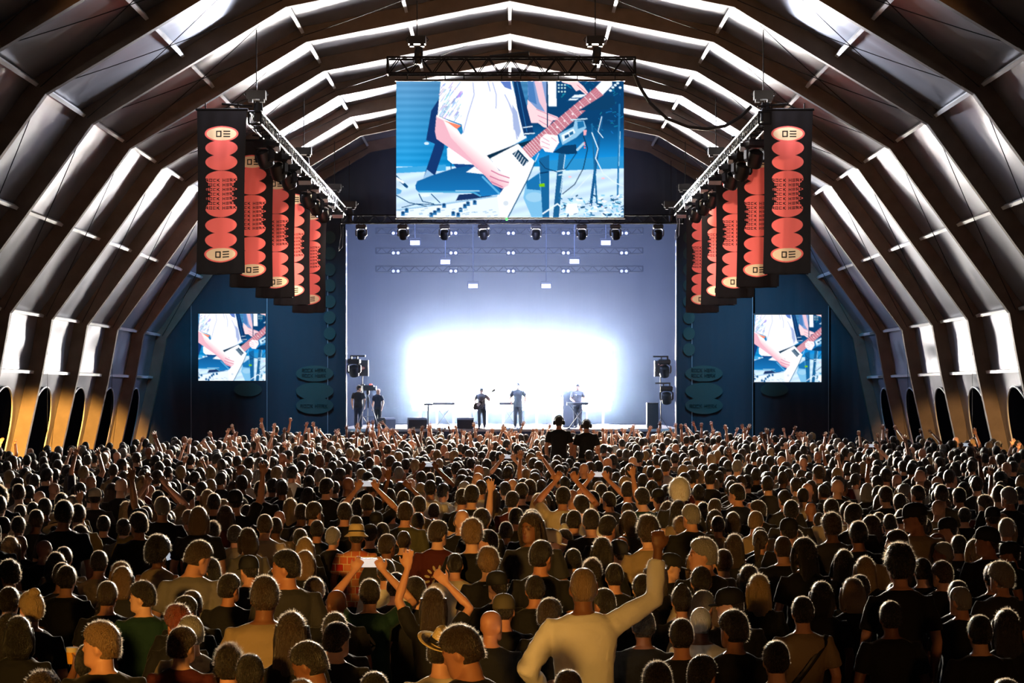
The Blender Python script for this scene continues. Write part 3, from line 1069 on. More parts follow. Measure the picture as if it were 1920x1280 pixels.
M_lens = mat('lamp_lens', (0.02, 0.02, 0.025, 1), rough=0.08, spec=0.9, coat=0.6)
def moving_lamp():
    e = bpy.data.objects.new('moving_lamp', None)
    COL.objects.link(e)
    obj('clamp', Geo().box((-0.1, 0, -0.03), (0.05, 0.06, 0.08)).box((0.1, 0, -0.03), (0.05, 0.06, 0.08)), M_blackmetal, e)
    gg = Geo()
    gg.loft([[(sx * 0.20 * a, sy * 0.13 * a, z) for sx, sy in ((-1, -1), (1, -1), (1, 1), (-1, 1))] for a, z in ((0.85, -0.06), (1, -0.10), (1, -0.19), (0.8, -0.23))])
    obj('base', gg, M_blackmetal, e)
    gg = Geo()
    for s in (-1, 1):
        gg.loft([[(s * x + dx, dy, z) for dx, dy in ((-0.025, -0.06), (0.025, -0.06), (0.025, 0.06), (-0.025, 0.06))] for x, z in ((0.12, -0.22), (0.205, -0.28), (0.205, -0.46), (0.17, -0.52))])
    obj('yoke', gg, M_blackmetal, e)
    h = Geo()
    t = np.linspace(0, 2 * math.pi, 18, endpoint=False)
    h.loft([np.stack([r * np.cos(t), np.full(18, 0) + y * 1.0 + 0 * t, r * np.sin(t)], 1) @ np.array(Matrix.Rotation(R(62), 3, 'X')) + np.array((0, 0, -0.44)) for r, y in ((0.10, -0.17), (0.15, -0.13), (0.165, 0.0), (0.165, 0.10), (0.15, 0.17))])
    hd = obj('lamp_head', smooth_by(fixn(h.mesh('lamp_head'))), M_blackmetal, e)
    l = Geo()
    l.loft([np.stack([r * np.cos(t), y + 0 * t, r * np.sin(t)], 1) @ np.array(Matrix.Rotation(R(62), 3, 'X')) + np.array((0, 0, -0.44)) for r, y in ((0.135, 0.165), (0.13, 0.19), (0.06, 0.21))])
    obj('lens', smooth_by(fixn(l.mesh('lens'))), M_lens, hd)
    return e
ml = moving_lamp()
used = False
for i, x in enumerate((677.5, 756, 833.5, 907, 1005, 1091, 1154.5, 1234)):
    o = ml if not used else copy_tree(ml)
    used = True
    o.location = P(x, 418, 79)
    o.rotation_euler = (0, 0, random.uniform(-0.3, 0.3))
    tag(o, f'black moving lamp under the front truss, {ORD[i]} counted from the camera crew’s side', 'stage lamp', 'moving lamps under the front truss')

M_panel = mat('led_batten_face', (0.55, 0.56, 0.60, 1), rough=0.5)
def led_batten():
    e = bpy.data.objects.new('led_panel_lamp', None)
    COL.objects.link(e)
    obj('clamp', Geo().box((0, 0, -0.02), (0.06, 0.06, 0.16)), M_blackmetal, e)
    obj('yoke', Geo().tube([(-0.2, 0, -0.22), (-0.2, 0, -0.1), (0.2, 0, -0.1), (0.2, 0, -0.22)], 0.014, 6), M_blackmetal, e)
    M = Matrix.Rotation(R(-28), 3, 'X')
    obj('housing', Geo().box((0, 0, -0.25), (0.40, 0.22, 0.12), M), M_blackmetal, e)
    obj('diffuser', Geo().box((0, -0.03, -0.315), (0.36, 0.19, 0.02), M), M_panel, e)
    return e
lb = led_batten()
lb_used = False
for s, nm in ((-1, 'left'), (1, 'right')):
    X = 6.25 * s
    y0, y1 = 50.0, 75.5
    e = empty('lighting_truss', (X, y0, 9.75))
    tag(e, 'bright-edged truss running to the stage above the ' + ('left' if s < 0 else 'right') + ' row of banners', 'truss', 'side trusses')
    ch, br = box_truss(y1 - y0, 0.30, 0.30, 44, 0.025, 0.011)
    for q in ch:
        obj('chord', smooth_by(q.mesh('chord')), M_chrome, e, rot=(0, 0, math.pi / 2))
    o = obj('bracing', join(br), M_bars, e, rot=(0, 0, math.pi / 2))
    o['kind'] = 'stuff'
    obj('cable_loom', Geo().tube([(0.05 * math.sin(y), y, 0.17 + 0.02 * math.sin(3 * y)) for y in np.linspace(0.2, 25, 60)], 0.045, 6), M_wire, e)
    for i, y in enumerate((52.4, 55.4, 57.9, 63.7, 66.2, 69.0)):
        o = copy_tree(ml)
        o.location = (X + 0.05 * s, y, 9.58)
        o.rotation_euler = (0, 0, 0.5 * s + random.uniform(-0.2, 0.2))
        o.scale = (1.25, 1.25, 1.25)
        tag(o, f'black moving lamp under the {nm} side truss, {ORD[i]} counted from its near end', 'stage lamp', f'moving lamps under the {nm} side truss')
    for i, y in enumerate((52.6, 55.5, 58, 61, 63.6, 66.6, 69.2, 72.6)):
        o = lb if not lb_used else copy_tree(lb)
        lb_used = True
        o.location = (X - 0.12 * s, y, 9.60)
        tag(o, f'small pale-faced panel lamp under the {nm} side truss, {ORD[i]} counted from its near end', 'stage lamp', f'panel lamps under the {nm} side truss')
    for i, y in enumerate((50.3, 61.9, 72.7)):
        q = Vector((X, y, 10.25))
        hoist(CX + q.x * F / y, HOR - (q.z - CAMZ) * F / y, y, 0.45, f'chain hoist holding the {nm} side truss, {ORD[i]} counted from its near end', size=0.9)

# heavy cables
o = obj('power_cable', Geo().tube([P(x, y, d) for x, y, d in ((1188, 135, 52), (1198, 160, 52), (1218, 192, 51.8), (1250, 222, 51.6), (1290, 238, 51.4), (1325, 242, 51.2), (1360, 236, 51), (1390, 218, 50.6), (1408, 200, 50.3))], 0.045, 8), M_wire)
tag(o, 'thick black cable sagging from the screen truss to the side truss', 'cable')
for x, y0, y1, t in ((637, 420, 470, 'banners over the camera crew'), (1268, 405, 450, 'banners over the speaker stack')):
    pts = [P(x + 2.0 * math.sin(q * 5), y0 + (y1 - y0) * q, 78.8) for q in np.linspace(0, 1, 9)] + [P(x + 5, y1 - 8, 78.8), P(x + 6, y0 + 5, 78.8)]
    o = obj('cable_coil', Geo().tube(pts, 0.02, 6), M_chrome if x > 1000 else M_wire)
    tag(o, f'loose loop of cable hanging from the front truss beside the {t}', 'cable', 'hanging cable loops')

# ------------------------------------------------------------------ banners
BAN = lin(draw_banner())
M_ban = attr_mat('banner_cloth', rough=0.85, transl=0.12)
def banner_mesh(seed):
    r = np.random.default_rng(seed)
    ny, nx = BAN.shape[:2]
    U, V = np.meshgrid(np.linspace(0, 1, nx), np.linspace(0, 1, ny))
    pinch = 1 - 0.05 * np.sin(math.pi * V) - 0.03 * V
    x = (U - 0.5) * 1.22 * pinch - 0.03 * V
    y = 0.035 * np.sin(U * 5 + 2.2 * V + r.uniform(0, 6)) * V + 0.06 * (V ** 2) * np.sin(U * 3 + r.uniform(0, 6)) + 0.012 * np.sin(U * 21 + V * 4)
    z = -4.0 * V + 0.03 * np.sin(U * 4 + r.uniform(0, 6)) * V
    return grid_mesh('cloth', np.stack([x, y, z], -1), None, BAN)
bms = [banner_mesh(5)] * 2
zo = P(0, 207, 50).z
for s, nm in ((-1, 'left'), (1, 'right')):
    for i, y in enumerate((50.0, 55.9, 61.6, 66.3, 72.0)):
        e = empty('festival_banner', (-7.06 if s < 0 else 6.82, y, zo - 0.02 * i))
        tag(e, f'black banner with red ovals, {ORD[i]} counted from the near end of the {nm} row', 'banner', f'banners of the {nm} row')
        o = obj('cloth', bms[(i + (s > 0)) % 2], M_ban, e)
        obj('top_bar', Geo().cyl((-0.64, 0, 0.02), (0.64, 0, 0.02), 0.03, 10), M_bars, e)
        for dx in (-0.4, 0.4):
            obj('hanging_strap', Geo().box((dx, 0, 0.1), (0.03, 0.01, 0.16)), M_bars, e)
        obj('bottom_hem', Geo().tube([(x, 0.02, -4.0) for x in np.linspace(-0.58, 0.50, 6)], 0.014, 6), M_bars, e)
        obj('support_arm', Geo().cyl((0, 0, 0.16), (-0.75 * s, 0, 0.10), 0.025, 8), M_bars, e)

# ================================================================== STAGE LAMPS, HAZE AND BACKLINE
M_glow = mat('blinder_glow', (1, 1, 1, 1), emit=(1.0, 0.93, 0.83, 1), estr=260.0)
M_house = mat('lamp_housing', (0.5, 0.5, 0.52, 1), rough=0.5)
BW = 94.0
t = np.linspace(0, 2 * math.pi, 24, endpoint=False)
lensm = Geo()
lensm.loft([np.stack([r * np.cos(t), y + 0 * t, r * np.sin(t)], 1) for r, y in ((0.405, 0.0), (0.38, -0.05), (0.2, -0.085))])
lens_me = smooth_by(fixn(lensm.mesh('lamp_glass')))
lens_me.materials.append(M_glow)
rimg = Geo().tube([(0.41 * math.cos(a), 0.01, 0.41 * math.sin(a)) for a in np.linspace(0, 2 * math.pi, 25)], 0.02, 6)
rim_me = rimg.mesh('lamp_rim')
rim_me.materials.append(M_house)
hous = Geo().box((0, 0.12, 1.42), (0.70, 0.2, 2.84)).mesh('housing')
hous.materials.append(M_house)
for i in range(12):
    x = 788 + i * (1131 - 788) / 11
    p = P(x, 770, BW)
    e = empty('blinder_column', p)
    tag(e, f'glaring white column of four round lamps behind the band, {ORD[i]} from the keyboards’ side', 'stage lamp', 'white lamp wall behind the band')
    obj('housing', hous, M_house, e)
    for j in range(4):
        z = 0.42 + j * 0.76
        obj('lamp_glass', lens_me, M_glow, e, (0, 0, z))
        obj('lamp_rim', rim_me, M_house, e, (0, 0, z))
    obj('foot', Geo().box((0, 0.12, (ST - p.z) / 2), (0.10, 0.10, p.z - ST)).box((0, 0.12, ST - p.z + 0.02), (0.5, 0.4, 0.04)), M_house, e)

M_rear = mat('rear_rig_haze_tone', (0.017, 0.019, 0.025, 1), rough=1.0, spec=0.0)  # tone close to the backdrop's, standing in for haze over the rigging
# pale strobes and pairs of round lamps on the rear trusses
M_face = mat('strobe_face', (0.3, 0.27, 0.28, 1), emit=(1.0, 0.85, 0.88, 1), estr=0.2)
M_dim = mat('dim_lamp_face', (0.25, 0.22, 0.25, 1), emit=(0.9, 0.8, 0.95, 1), estr=0.05)
for i, (x, y) in enumerate(((778, 455), (835, 491), (887, 536), (1024, 536), (1077, 490), (1136, 455))):
    p = P(x, y, 88.0)
    e = empty('strobe_lamp', p)
    tag(e, f'small pale rectangular strobe hanging high over the band, {ORD[i]} from the keyboards’ side', 'stage lamp', 'strobes over the band')
    obj('housing', Geo().box((0, 0.08, 0), (0.44, 0.14, 0.22)), M_rear, e)
    obj('glowing_face', Geo().box((0, 0, 0), (0.40, 0.02, 0.18)), M_face, e)
    obj('bracket', Geo().tube([(-0.23, 0.08, 0), (-0.23, 0.08, 0.2), (0.23, 0.08, 0.2), (0.23, 0.08, 0)], 0.012, 6), M_rear, e)
    obj('drop_pole', Geo().cyl((0, 0.08, 0.2), (0, 0.08, 11.4 - p.z), 0.02, 6), M_rear, e)
for row, (y, d) in enumerate(((437, 91.0), (474, 92.0), (508, 93.0))):
    pa, pb = P(705, y - 4, d), P(1205, y - 4, d)
    e = empty('lighting_truss', pa)
    tag(e, 'hazy rear truss above the band, ' + ('highest', 'middle', 'lowest')[row] + ' of three', 'truss', 'rear trusses over the band')
    ch, br = box_truss(pb.x - pa.x, 0.25, 0.25, 24, 0.02, 0.01)
    for q in ch:
        obj('chord', q.mesh('chord'), M_rear, e)
    o = obj('bracing', join(br), M_rear, e)
    o['kind'] = 'stuff'
    for k, x in enumerate((742, 850, 958, 1061, 1170)):
        p = P(x, y, d - 0.3)
        pl = empty('paired_lamp', p)
        tag(pl, f'dim pair of round lamps on the {("highest", "middle", "lowest")[row]} rear truss, {ORD[k]} from the keyboards’ side', 'stage lamp', 'paired lamps on the rear trusses')
        obj('housing', Geo().box((0, 0.1, 0), (0.42, 0.16, 0.22)), M_rear, pl)
        for dx in (-0.105, 0.105):
            obj('lamp_face', Geo().cyl((dx, 0, 0), (dx, 0.03, 0), 0.07, 14), M_dim, pl)

# haze filling the stage end of the tent
hz = bpy.data.materials.new('stage_haze')
hz.use_nodes = True
nt = hz.node_tree
nt.nodes.remove(nt.nodes['Principled BSDF'])
vs = nt.nodes.new('ShaderNodeVolumeScatter')
vs.inputs['Color'].default_value = (0.42, 0.60, 1.0, 1)
vs.inputs['Density'].default_value = 0.0032
vs.inputs['Anisotropy'].default_value = 0.9
nt.links.new(vs.outputs[0], nt.nodes['Material Output'].inputs['Volume'])
hb = Geo().box((0, 88.85, 5.72), (15.9, 15.8, 11.3))
haze = obj('haze', hb, hz)
tag(haze, 'pale blue stage haze drifting round the band', 'haze', kind='stuff')

# ------------------------------------------------------------------ backline
M_gear = mat('black_gear', (0.03, 0.03, 0.034, 1), rough=0.55)
M_grill = mat('speaker_grille', (0.05, 0.05, 0.055, 1), rough=0.7, bump=0.6, bscale=90)
M_white = mat('white_paint', (0.8, 0.8, 0.8, 1), rough=0.5)
M_keys = mat('ivory_keys', (0.8, 0.78, 0.72, 1), rough=0.4)

def on_stage(px, Y):
    return Vector(((px - CX) * Y / F, Y, ST))

def keyboard(px, Y, rz, label, w=0.92):
    e = empty('keyboard', on_stage(px, Y), rz)
    tag(e, label, 'keyboard', 'keyboards on cross stands')
    h = 1.0
    obj('body', Geo().box((0, 0, h), (w, 0.32, 0.10)).box((0, 0.1, h + 0.06), (w, 0.12, 0.04)), M_gear, e)
    n = int(w / 0.032)
    kb = Geo()
    for i in range(n):
        kb.box((-w / 2 + 0.03 + i * (w - 0.06) / n + 0.01, -0.08, h + 0.056), (0.026, 0.14, 0.015))
    o = obj('key_row', kb, M_keys, e)
    o['kind'] = 'stuff'
    for y in (-0.12, 0.12):
        obj('stand_leg', Geo().cyl((-0.34, y, 0.02), (0.34, y, h - 0.05), 0.016, 8), M_blackmetal, e)
        obj('stand_leg', Geo().cyl((0.34, y, 0.02), (-0.34, y, h - 0.05), 0.016, 8), M_blackmetal, e)
    obj('pivot', Geo().cyl((0, -0.16, h / 2), (0, 0.16, h / 2), 0.03, 10), M_blackmetal, e)
    for x in (-0.34, 0.34):
        obj('foot_bar', Geo().cyl((x, -0.25, 0.02), (x, 0.25, 0.02), 0.018, 8), M_blackmetal, e)
        obj('top_bar', Geo().cyl((x, -0.18, h - 0.05), (x, 0.18, h - 0.05), 0.018, 8), M_blackmetal, e)
    return e
keyboard(832, 84.5, 0.0, 'keyboard on a cross stand between the two floor monitors')
keyboard(955, 85.3, 0.0, 'keyboard on a cross stand beside the singer', 0.86)
keyboard(1083, 84.8, 0.0, 'keyboard in front of the player by the tall cabinet', 0.9)
e = empty('keyboard', on_stage(803, 84.2), 0.0)
tag(e, 'small synthesizer on a single column stand next to the cross-stand keyboard', 'keyboard')
obj('body', Geo().box((0, 0, 0.98), (0.36, 0.5, 0.09)), M_gear, e)
obj('column', Geo().cyl((0, 0, 0.02), (0, 0, 0.95), 0.04, 10), M_blackmetal, e)
obj('foot_bar', Geo().box((0, 0, 0.02), (0.6, 0.08, 0.03)).box((0, 0, 0.02), (0.08, 0.5, 0.03)), M_blackmetal, e)
obj('knob_row', Geo().box((0, -0.1, 1.03), (0.3, 0.05, 0.02)), M_white, e)

def monitor(px, Y, rz, label, w=0.72):
    e = empty('floor_monitor', on_stage(px, Y), rz)
    tag(e, label, 'speaker', 'floor monitors')
    poly = [(-0.30, 0.0), (0.28, 0.0), (0.28, 0.30), (0.05, 0.46), (-0.24, 0.46), (-0.30, 0.38)]
    g = Geo()
    n = len(poly)
    v = [(-w / 2, y, z) for y, z in poly] + [(w / 2, y, z) for y, z in poly]
    g.add(v, [tuple(range(n)), tuple(range(2 * n - 1, n - 1, -1))] + [(i, (i + 1) % n, (i + 1) % n + n, i + n) for i in range(n)])
    obj('cabinet', fixn(g.mesh('cabinet')), M_gear, e)
    M = Matrix.Rotation(math.atan2(0.16, -0.23), 3, 'X')
    obj('grille', Geo().box((0, 0.165, 0.385), (w - 0.08, 0.26, 0.012), Matrix.Rotation(-math.atan2(0.16, 0.23), 3, 'X')), M_grill, e)
    for s in (-1, 1):
        obj('handle_cup', Geo().box((s * w / 2, -0.05, 0.25), (0.012, 0.14, 0.06)), M_blackmetal, e)
monitor(782, 82.3, 0.15, 'wedge floor monitor in front of the small synthesizer', 0.74)
monitor(873, 82.3, 0.0, 'wedge floor monitor beside the guitarist', 0.68)
monitor(722, 82.8, 0.9, 'wedge floor monitor tilted beside the camera tripod', 0.6)

def mic_stand(px, Y, h, label, boom=0.18, side=1):
    e = empty('microphone_stand', on_stage(px, Y))
    tag(e, label, 'microphone stand', 'microphone stands')
    obj('base', Geo().cyl((0, 0, 0), (0, 0, 0.03), 0.14, 20), M_blackmetal, e)
    obj('pole', Geo().cyl((0, 0, 0.02), (0, 0, h), 0.012, 8), M_blackmetal, e)
    obj('boom', Geo().cyl((0.1 * side, 0, h - 0.03), (-boom * side, 0.02, h + 0.05), 0.010, 8), M_blackmetal, e)
    m = obj('microphone', Geo().tube([(-boom * side, 0.02, h + 0.05), (-(boom + 0.1) * side, 0.06, h + 0.07)], [0.014, 0.02], 8), M_gear, e)
    obj('mesh_ball', Geo().ell((-(boom + 0.12) * side, 0.07, h + 0.075), (0.028, 0.028, 0.028), 10, 7), M_chrome, m)
mic_stand(983, 84.0, 1.62, 'straight microphone stand in front of the singer', 0.06, 1)
mic_stand(1098, 84.0, 1.30, 'microphone stand beside the player by the tall cabinet', 0.25, 1)
mic_stand(1025, 86.0, 0.95, 'short microphone stand between singer and keyboard player', 0.15, 1)
mic_stand(900, 82.6, 0.9, 'low microphone stand in front of the guitarist', 0.2, -1)

def cab(px, Y, w, h, d, label, oval=False, z0=0.0, name='speaker_cabinet'):
    e = empty(name, on_stage(px, Y) + Vector((0, 0, z0)))
    tag(e, label, 'speaker')
    obj('cabinet', Geo().box((0, 0, h / 2), (w, d, h)), M_gear, e)
    obj('grille', Geo().box((0, -d / 2 - 0.008, h / 2), (w - 0.06, 0.015, h - 0.06)), M_grill, e)
    for z in (0.12, h - 0.12):
        obj('corner_bar', Geo().box((0, -d / 2 - 0.014, z if False else (0.03 if z < h / 2 else h - 0.03)), (w, 0.02, 0.03)), M_blackmetal, e)
    return e
cab(1069, 86.6, 0.62, 1.55, 0.4, 'tall pale-edged cabinet behind the keyboard player')
cab(1223, 82.6, 0.46, 1.06, 0.5, 'tall speaker stack at the edge of the stage')
M_ovalr = mat('logo_red', S(225, 130, 130), rough=0.7)
M_ovalc = mat('logo_cream', S(235, 215, 205), rough=0.7)
for px, py, s in ((679.5, 690, -1), (1238.5, 691, 1)):
    Y = 83.4
    p = P(px, py, Y)
    e = empty('pole_speaker', Vector((p.x, Y, ST)))
    tag(e, 'box speaker on a pole with an oval badge, ' + ('over the camera crew' if s < 0 else 'over the tall speaker stack'), 'speaker', 'speakers on poles')
    zc = p.z - ST
    c = obj('cabinet', Geo().box((0, 0, zc), (0.50, 0.42, 0.64)), M_gear, e)
    obj('grille', Geo().box((0, -0.215, zc), (0.46, 0.015, 0.60)), M_grill, e)
    tt_ = np.linspace(0, 2 * math.pi, 24, endpoint=False)
    dz = 0.0 if s < 0 else 0.18
    obj('badge', fixn(Geo().prism([(0.125 * math.cos(a), zc + dz + 0.062 * math.sin(a)) for a in tt_], -0.236, -0.222).mesh('badge')), M_ovalr, e)
    obj('badge_centre', fixn(Geo().prism([(0.10 * math.cos(a), zc + dz + 0.042 * math.sin(a)) for a in tt_], -0.242, -0.232).mesh('badge_centre')), M_ovalc, e)
    obj('pole', Geo().cyl((0.02 * s, 0, 0), (0, 0, zc - 0.32), 0.02, 8), M_blackmetal, e)
    for a in (0.3, 2.4, 4.5):
        obj('leg', Geo().cyl((0, 0, 0.5), (0.35 * math.cos(a), 0.35 * math.sin(a), 0.0), 0.012, 6), M_blackmetal, e)
# side booms with lamps
for px, py, lab in ((664, 669, 'moving lamp clamped to the tower over the camera crew'), (1246, 670, 'upper moving lamp on the tower over the speaker stack'), (1250, 720, 'lower moving lamp on the tower over the speaker stack')):
    o = copy_tree(ml)
    o.location = P(px, py, 82.6)
    o.scale = (1.25, 1.25, 1.25)
    tag(o, lab, 'stage lamp', 'lamps on the stage towers')
    s = 1 if px < 900 else -1
    arm = obj('boom_arm', Geo().box((0.12 * s, 0, 0.03), (0.50, 0.05, 0.05)), M_blackmetal, o)

# pedals and small boxes along the stage front
for i in range(16):
    px = random.choice([random.uniform(800, 870), random.uniform(880, 900), random.uniform(945, 990), random.uniform(1060, 1110), random.uniform(1180, 1205)])
    o = obj('effect_pedal', Geo().loft([[(a * 0.05 * q, b * 0.07 * q, z) for a, b in ((-1, -1), (1, -1), (1, 1), (-1, 1))] for q, z in ((1, 0), (1, 0.035), (0.8, 0.055))]), random.choice([M_white, M_gear, M_chrome]), loc=on_stage(px, random.uniform(81.7, 83.2)), rot=(0, 0, random.uniform(0, 3)))
    obj('foot_switch', Geo().cyl((0, -0.03, 0.05), (0, -0.03, 0.07), 0.012, 8), M_chrome, o)
    tag(o, 'small effect pedal lying among others at the front edge of the stage', 'effect pedal', 'pedals along the stage edge')

# video camera on its tripod
e = empty('video_camera', on_stage(690, 82.6))
tag(e, 'video camera with a red tally lamp on a tripod beside its operator', 'video camera')
obj('camera_body', Geo().box((0.02, 0, 1.66), (0.42, 0.2, 0.22)), M_gear, e)
obj('lens_hood', Geo().tube([(0.2, 0, 1.64), (0.34, 0, 1.64)], [0.08, 0.10], 14), M_gear, e)
obj('viewfinder', Geo().box((-0.22, 0, 1.78), (0.16, 0.08, 0.07)), M_gear, e)
M_tally = mat('tally_lamp', (1, 0.1, 0.1, 1), emit=(1, 0.12, 0.1, 1), estr=1.6)
obj('tally_lamp', Geo().box((0.12, -0.06, 1.80), (0.12, 0.05, 0.05)), M_tally, e)
obj('pan_head', Geo().cyl((0, 0, 1.40), (0, 0, 1.55), 0.06, 12), M_blackmetal, e)
obj('centre_column', Geo().cyl((0, 0, 0.85), (0, 0, 1.42), 0.03, 8), M_blackmetal, e)
for a in (-0.4, 1.7, 3.6):
    obj('tripod_leg', Geo().cyl((0, 0, 1.38), (0.5 * math.cos(a), 0.5 * math.sin(a), 0), 0.022, 8), M_chrome, e)
    obj('spreader', Geo().cyl((0, 0, 0.5), (0.32 * math.cos(a), 0.32 * math.sin(a), 0.5), 0.01, 6), M_blackmetal, e)

# mixing platform and rail in the crowd
M_rail = mat('platform_rail', (0.10, 0.095, 0.09, 1), rough=0.5)
p0 = P(1080, 860, 43.6)
e = empty('mixing_platform', (p0.x, 44.0, 0))
tag(e, 'low railed mixing platform under the two people wearing headphones', 'platform')
obj('deck', Geo().box((-0.9, 0.2, 0.62), (5.2, 2.0, 0.08)), M_deck, e)
for x in (-3.4, -2.0, -0.6, 0.6, 1.6):
    obj('rail_post', Geo().cyl((x, -0.75, 0.0), (x, -0.75, 1.62), 0.025, 8), M_rail, e)
for z in (1.60, 1.36, 1.1):
    obj('rail_bar', Geo().cyl((-3.4, -0.75, z), (1.6, -0.75, z), 0.022, 8), M_rail, e)
for x in (-2.7, -1.3):
    obj('rail_panel', Geo().box((x, -0.74, 1.18), (1.3, 0.02, 0.75)), M_rail, e)

# ================================================================== PEOPLE
# bodies are lofted, voxel-merged into one skin and shared; clothing and hair are children
def remeshed(geo, name, voxel, ratio, smooth=4, wrinkle=0.0, seed=0):
    me = geo.mesh(name)
    o = bpy.data.objects.new('tmp', me)
    COL.objects.link(o)
    m = o.modifiers.new('r', 'REMESH'); m.mode = 'VOXEL'; m.voxel_size = voxel
    m = o.modifiers.new('s', 'SMOOTH'); m.factor = 0.5; m.iterations = smooth
    if ratio < 1:
        m = o.modifiers.new('d', 'DECIMATE'); m.ratio = ratio
    dg = bpy.context.evaluated_depsgraph_get()
    out = bpy.data.meshes.new_from_object(o.evaluated_get(dg))
    out.name = name
    bpy.data.objects.remove(o)
    bpy.data.meshes.remove(me)
    if wrinkle:
        n = len(out.vertices)
        v = np.zeros(n * 3, np.float32); out.vertices.foreach_get('co', v); v = v.reshape(-1, 3)
        nr = np.zeros(n * 3, np.float32); out.vertices.foreach_get('normal', nr); nr = nr.reshape(-1, 3)
        w = np.array((1, 1, 1.6))
        d = wob(v * w, 14, seed) * 0.6 + wob(v * w, 30, seed + 1) * 0.4
        v = v + nr * (wrinkle * d)[:, None]
        out.vertices.foreach_set('co', v.astype(np.float32).reshape(-1))
    out.polygons.foreach_set('use_smooth', np.ones(len(out.polygons), bool))
    out.update()
    return out

A = np.array
def ering(c, rx, ry, n=20, tilt=0.0):
    t = np.linspace(0, 2 * math.pi, n, endpoint=False)
    # slightly squared ellipse
    cx, sy = np.cos(t), np.sin(t)
    k = 1.0 / (np.abs(cx) ** 2.5 + np.abs(sy) ** 2.5) ** (1 / 2.5)
    return np.stack([c[0] + rx * cx * k, c[1] + ry * sy * k, c[2] + 0 * t], 1)

def hand_geo(g, wrist, d, palm_n, curl=0.25, spread=1.0, mirror=1, grip=False):
    """wrist point, d = direction of the fingers, palm_n = palm normal"""
    d = A(d, float); d /= np.linalg.norm(d)
    n = A(palm_n, float); n = n - d * n.dot(d); n /= np.linalg.norm(n)
    x = np.cross(d, n) * mirror
    w = A(wrist, float)
    rings = []
    for t, rx, ry in ((-0.01, .027, .020), (.02, .034, .019), (.05, .042, .017), (.08, .043, .015), (.092, .038, .012)):
        a = np.linspace(0, 2 * math.pi, 14, endpoint=False)
        rings.append(w + d * t + np.cos(a)[:, None] * x * rx + np.sin(a)[:, None] * n * ry)
    g.loft(rings)
    for i, (off, L) in enumerate(((-.033, .068), (-.011, .080), (.012, .075), (.033, .058))):
        b = w + d * 0.078 + x * off
        sd = d + x * off * 5.0 * spread
        sd /= np.linalg.norm(sd)
        c1 = 0.9 if grip else curl
        pts, dirv = [b], sd
        seg_l = (L * .45, L * .32, L * .26)
        for q, s in enumerate(seg_l):
            ang = c1 * (0.6 + 0.5 * q)
            dirv = math.cos(ang) * dirv + math.sin(ang) * n
            dirv /= np.linalg.norm(dirv)
            pts.append(pts[-1] + dirv * s)
        g.tube(pts, [.0095, .009, .0085, .0065], 8)
    tb = w + d * 0.025 - x * 0.030
    td = d * 0.75 - x * 0.75 + n * 0.35
    td /= np.linalg.norm(td)
    p1 = tb + td * .035
    td2 = d * 0.95 - x * 0.25 + n * 0.4
    td2 /= np.linalg.norm(td2)
    g.tube([tb, p1, p1 + td2 * .03, p1 + td2 * .052], [.014, .011, .010, .007], 8)

def head_geo(g, M):
    """a head with brow, eyes, nose, lips, chin and ears; +y is the face"""
    h = Geo()
    t = np.linspace(0, 2 * math.pi, 22, endpoint=False)
    for ph in [0]:
        rings = []
        for z, rx, yb, yf in ((-.118, .022, .010, .072), (-.110, .040, -.005, .090), (-.092, .053, -.03, .097), (-.065, .062, -.060, .094), (-.035, .069, -.082, .092), (0, .074, -.095, .090), (.035, .076, -.099, .089), (.065, .073, -.094, .082), (.092, .061, -.076, .063), (.110, .042, -.05, .038), (.119, .018, -.022, .012)):
            cy, ry = (yb + yf) / 2, (yf - yb) / 2
            rings.append(np.stack([rx * np.cos(t), cy + ry * np.sin(t), np.full(22, z)], 1))
        h.loft(rings)
    h.loft([[(sx * w, y, z) for sx, y in ((-1, yb), (1, yb), (0.45, yf), (-0.45, yf))] for z, w, yb, yf in ((.022, .007, .08, .094), (-.005, .010, .08, .106), (-.028, .016, .08, .112), (-.036, .015, .08, .098))])
    h.ell((0, .083, .026), (.046, .013, .009))
    for s in (-1, 1):
        h.ell((s * .031, .080, .006), (.012, .011, .009), 10, 7)
        h.ell((s * .075, -.010, -.012), (.010, .020, .032), 10, 7, Matrix.Rotation(-0.2, 3, 'X'))
        h.ell((s * .083, -.016, -.008), (.005, .016, .026), 10, 7, Matrix.Rotation(-0.2, 3, 'X'))
    h.ell((0, .090, -.055), (.024, .010, .006), 12, 7)
    h.ell((0, .088, -.066), (.020, .011, .007), 12, 7)
    h.ell((0, .080, -.098), (.024, .018, .016), 12, 7)
    for v in h.v:
        v[:] = v @ A(M.to_3x3()).T + A(M.translation)
    g.v += h.v
    g.f += [tuple(i + g.n for i in f) for f in h.f]
    g.n += h.n

class Pose:
    def __init__(self, name, sex='m', yaw=0, pitch=0, roll=0, lean=0.0, leanx=0.0, al=None, ar=None, long_sleeve=False, stride=0.0, girth=1.0, hands=('relax', 'relax'), legs=True, nude_arms=False):
        self.__dict__.update(locals())

DL = lambda s: ((s * .255, -.03, 1.14), (s * .245, .07, .905), (0, .25, -1), (-s, 0.2, 0))   # elbow, wrist, finger dir, palm normal

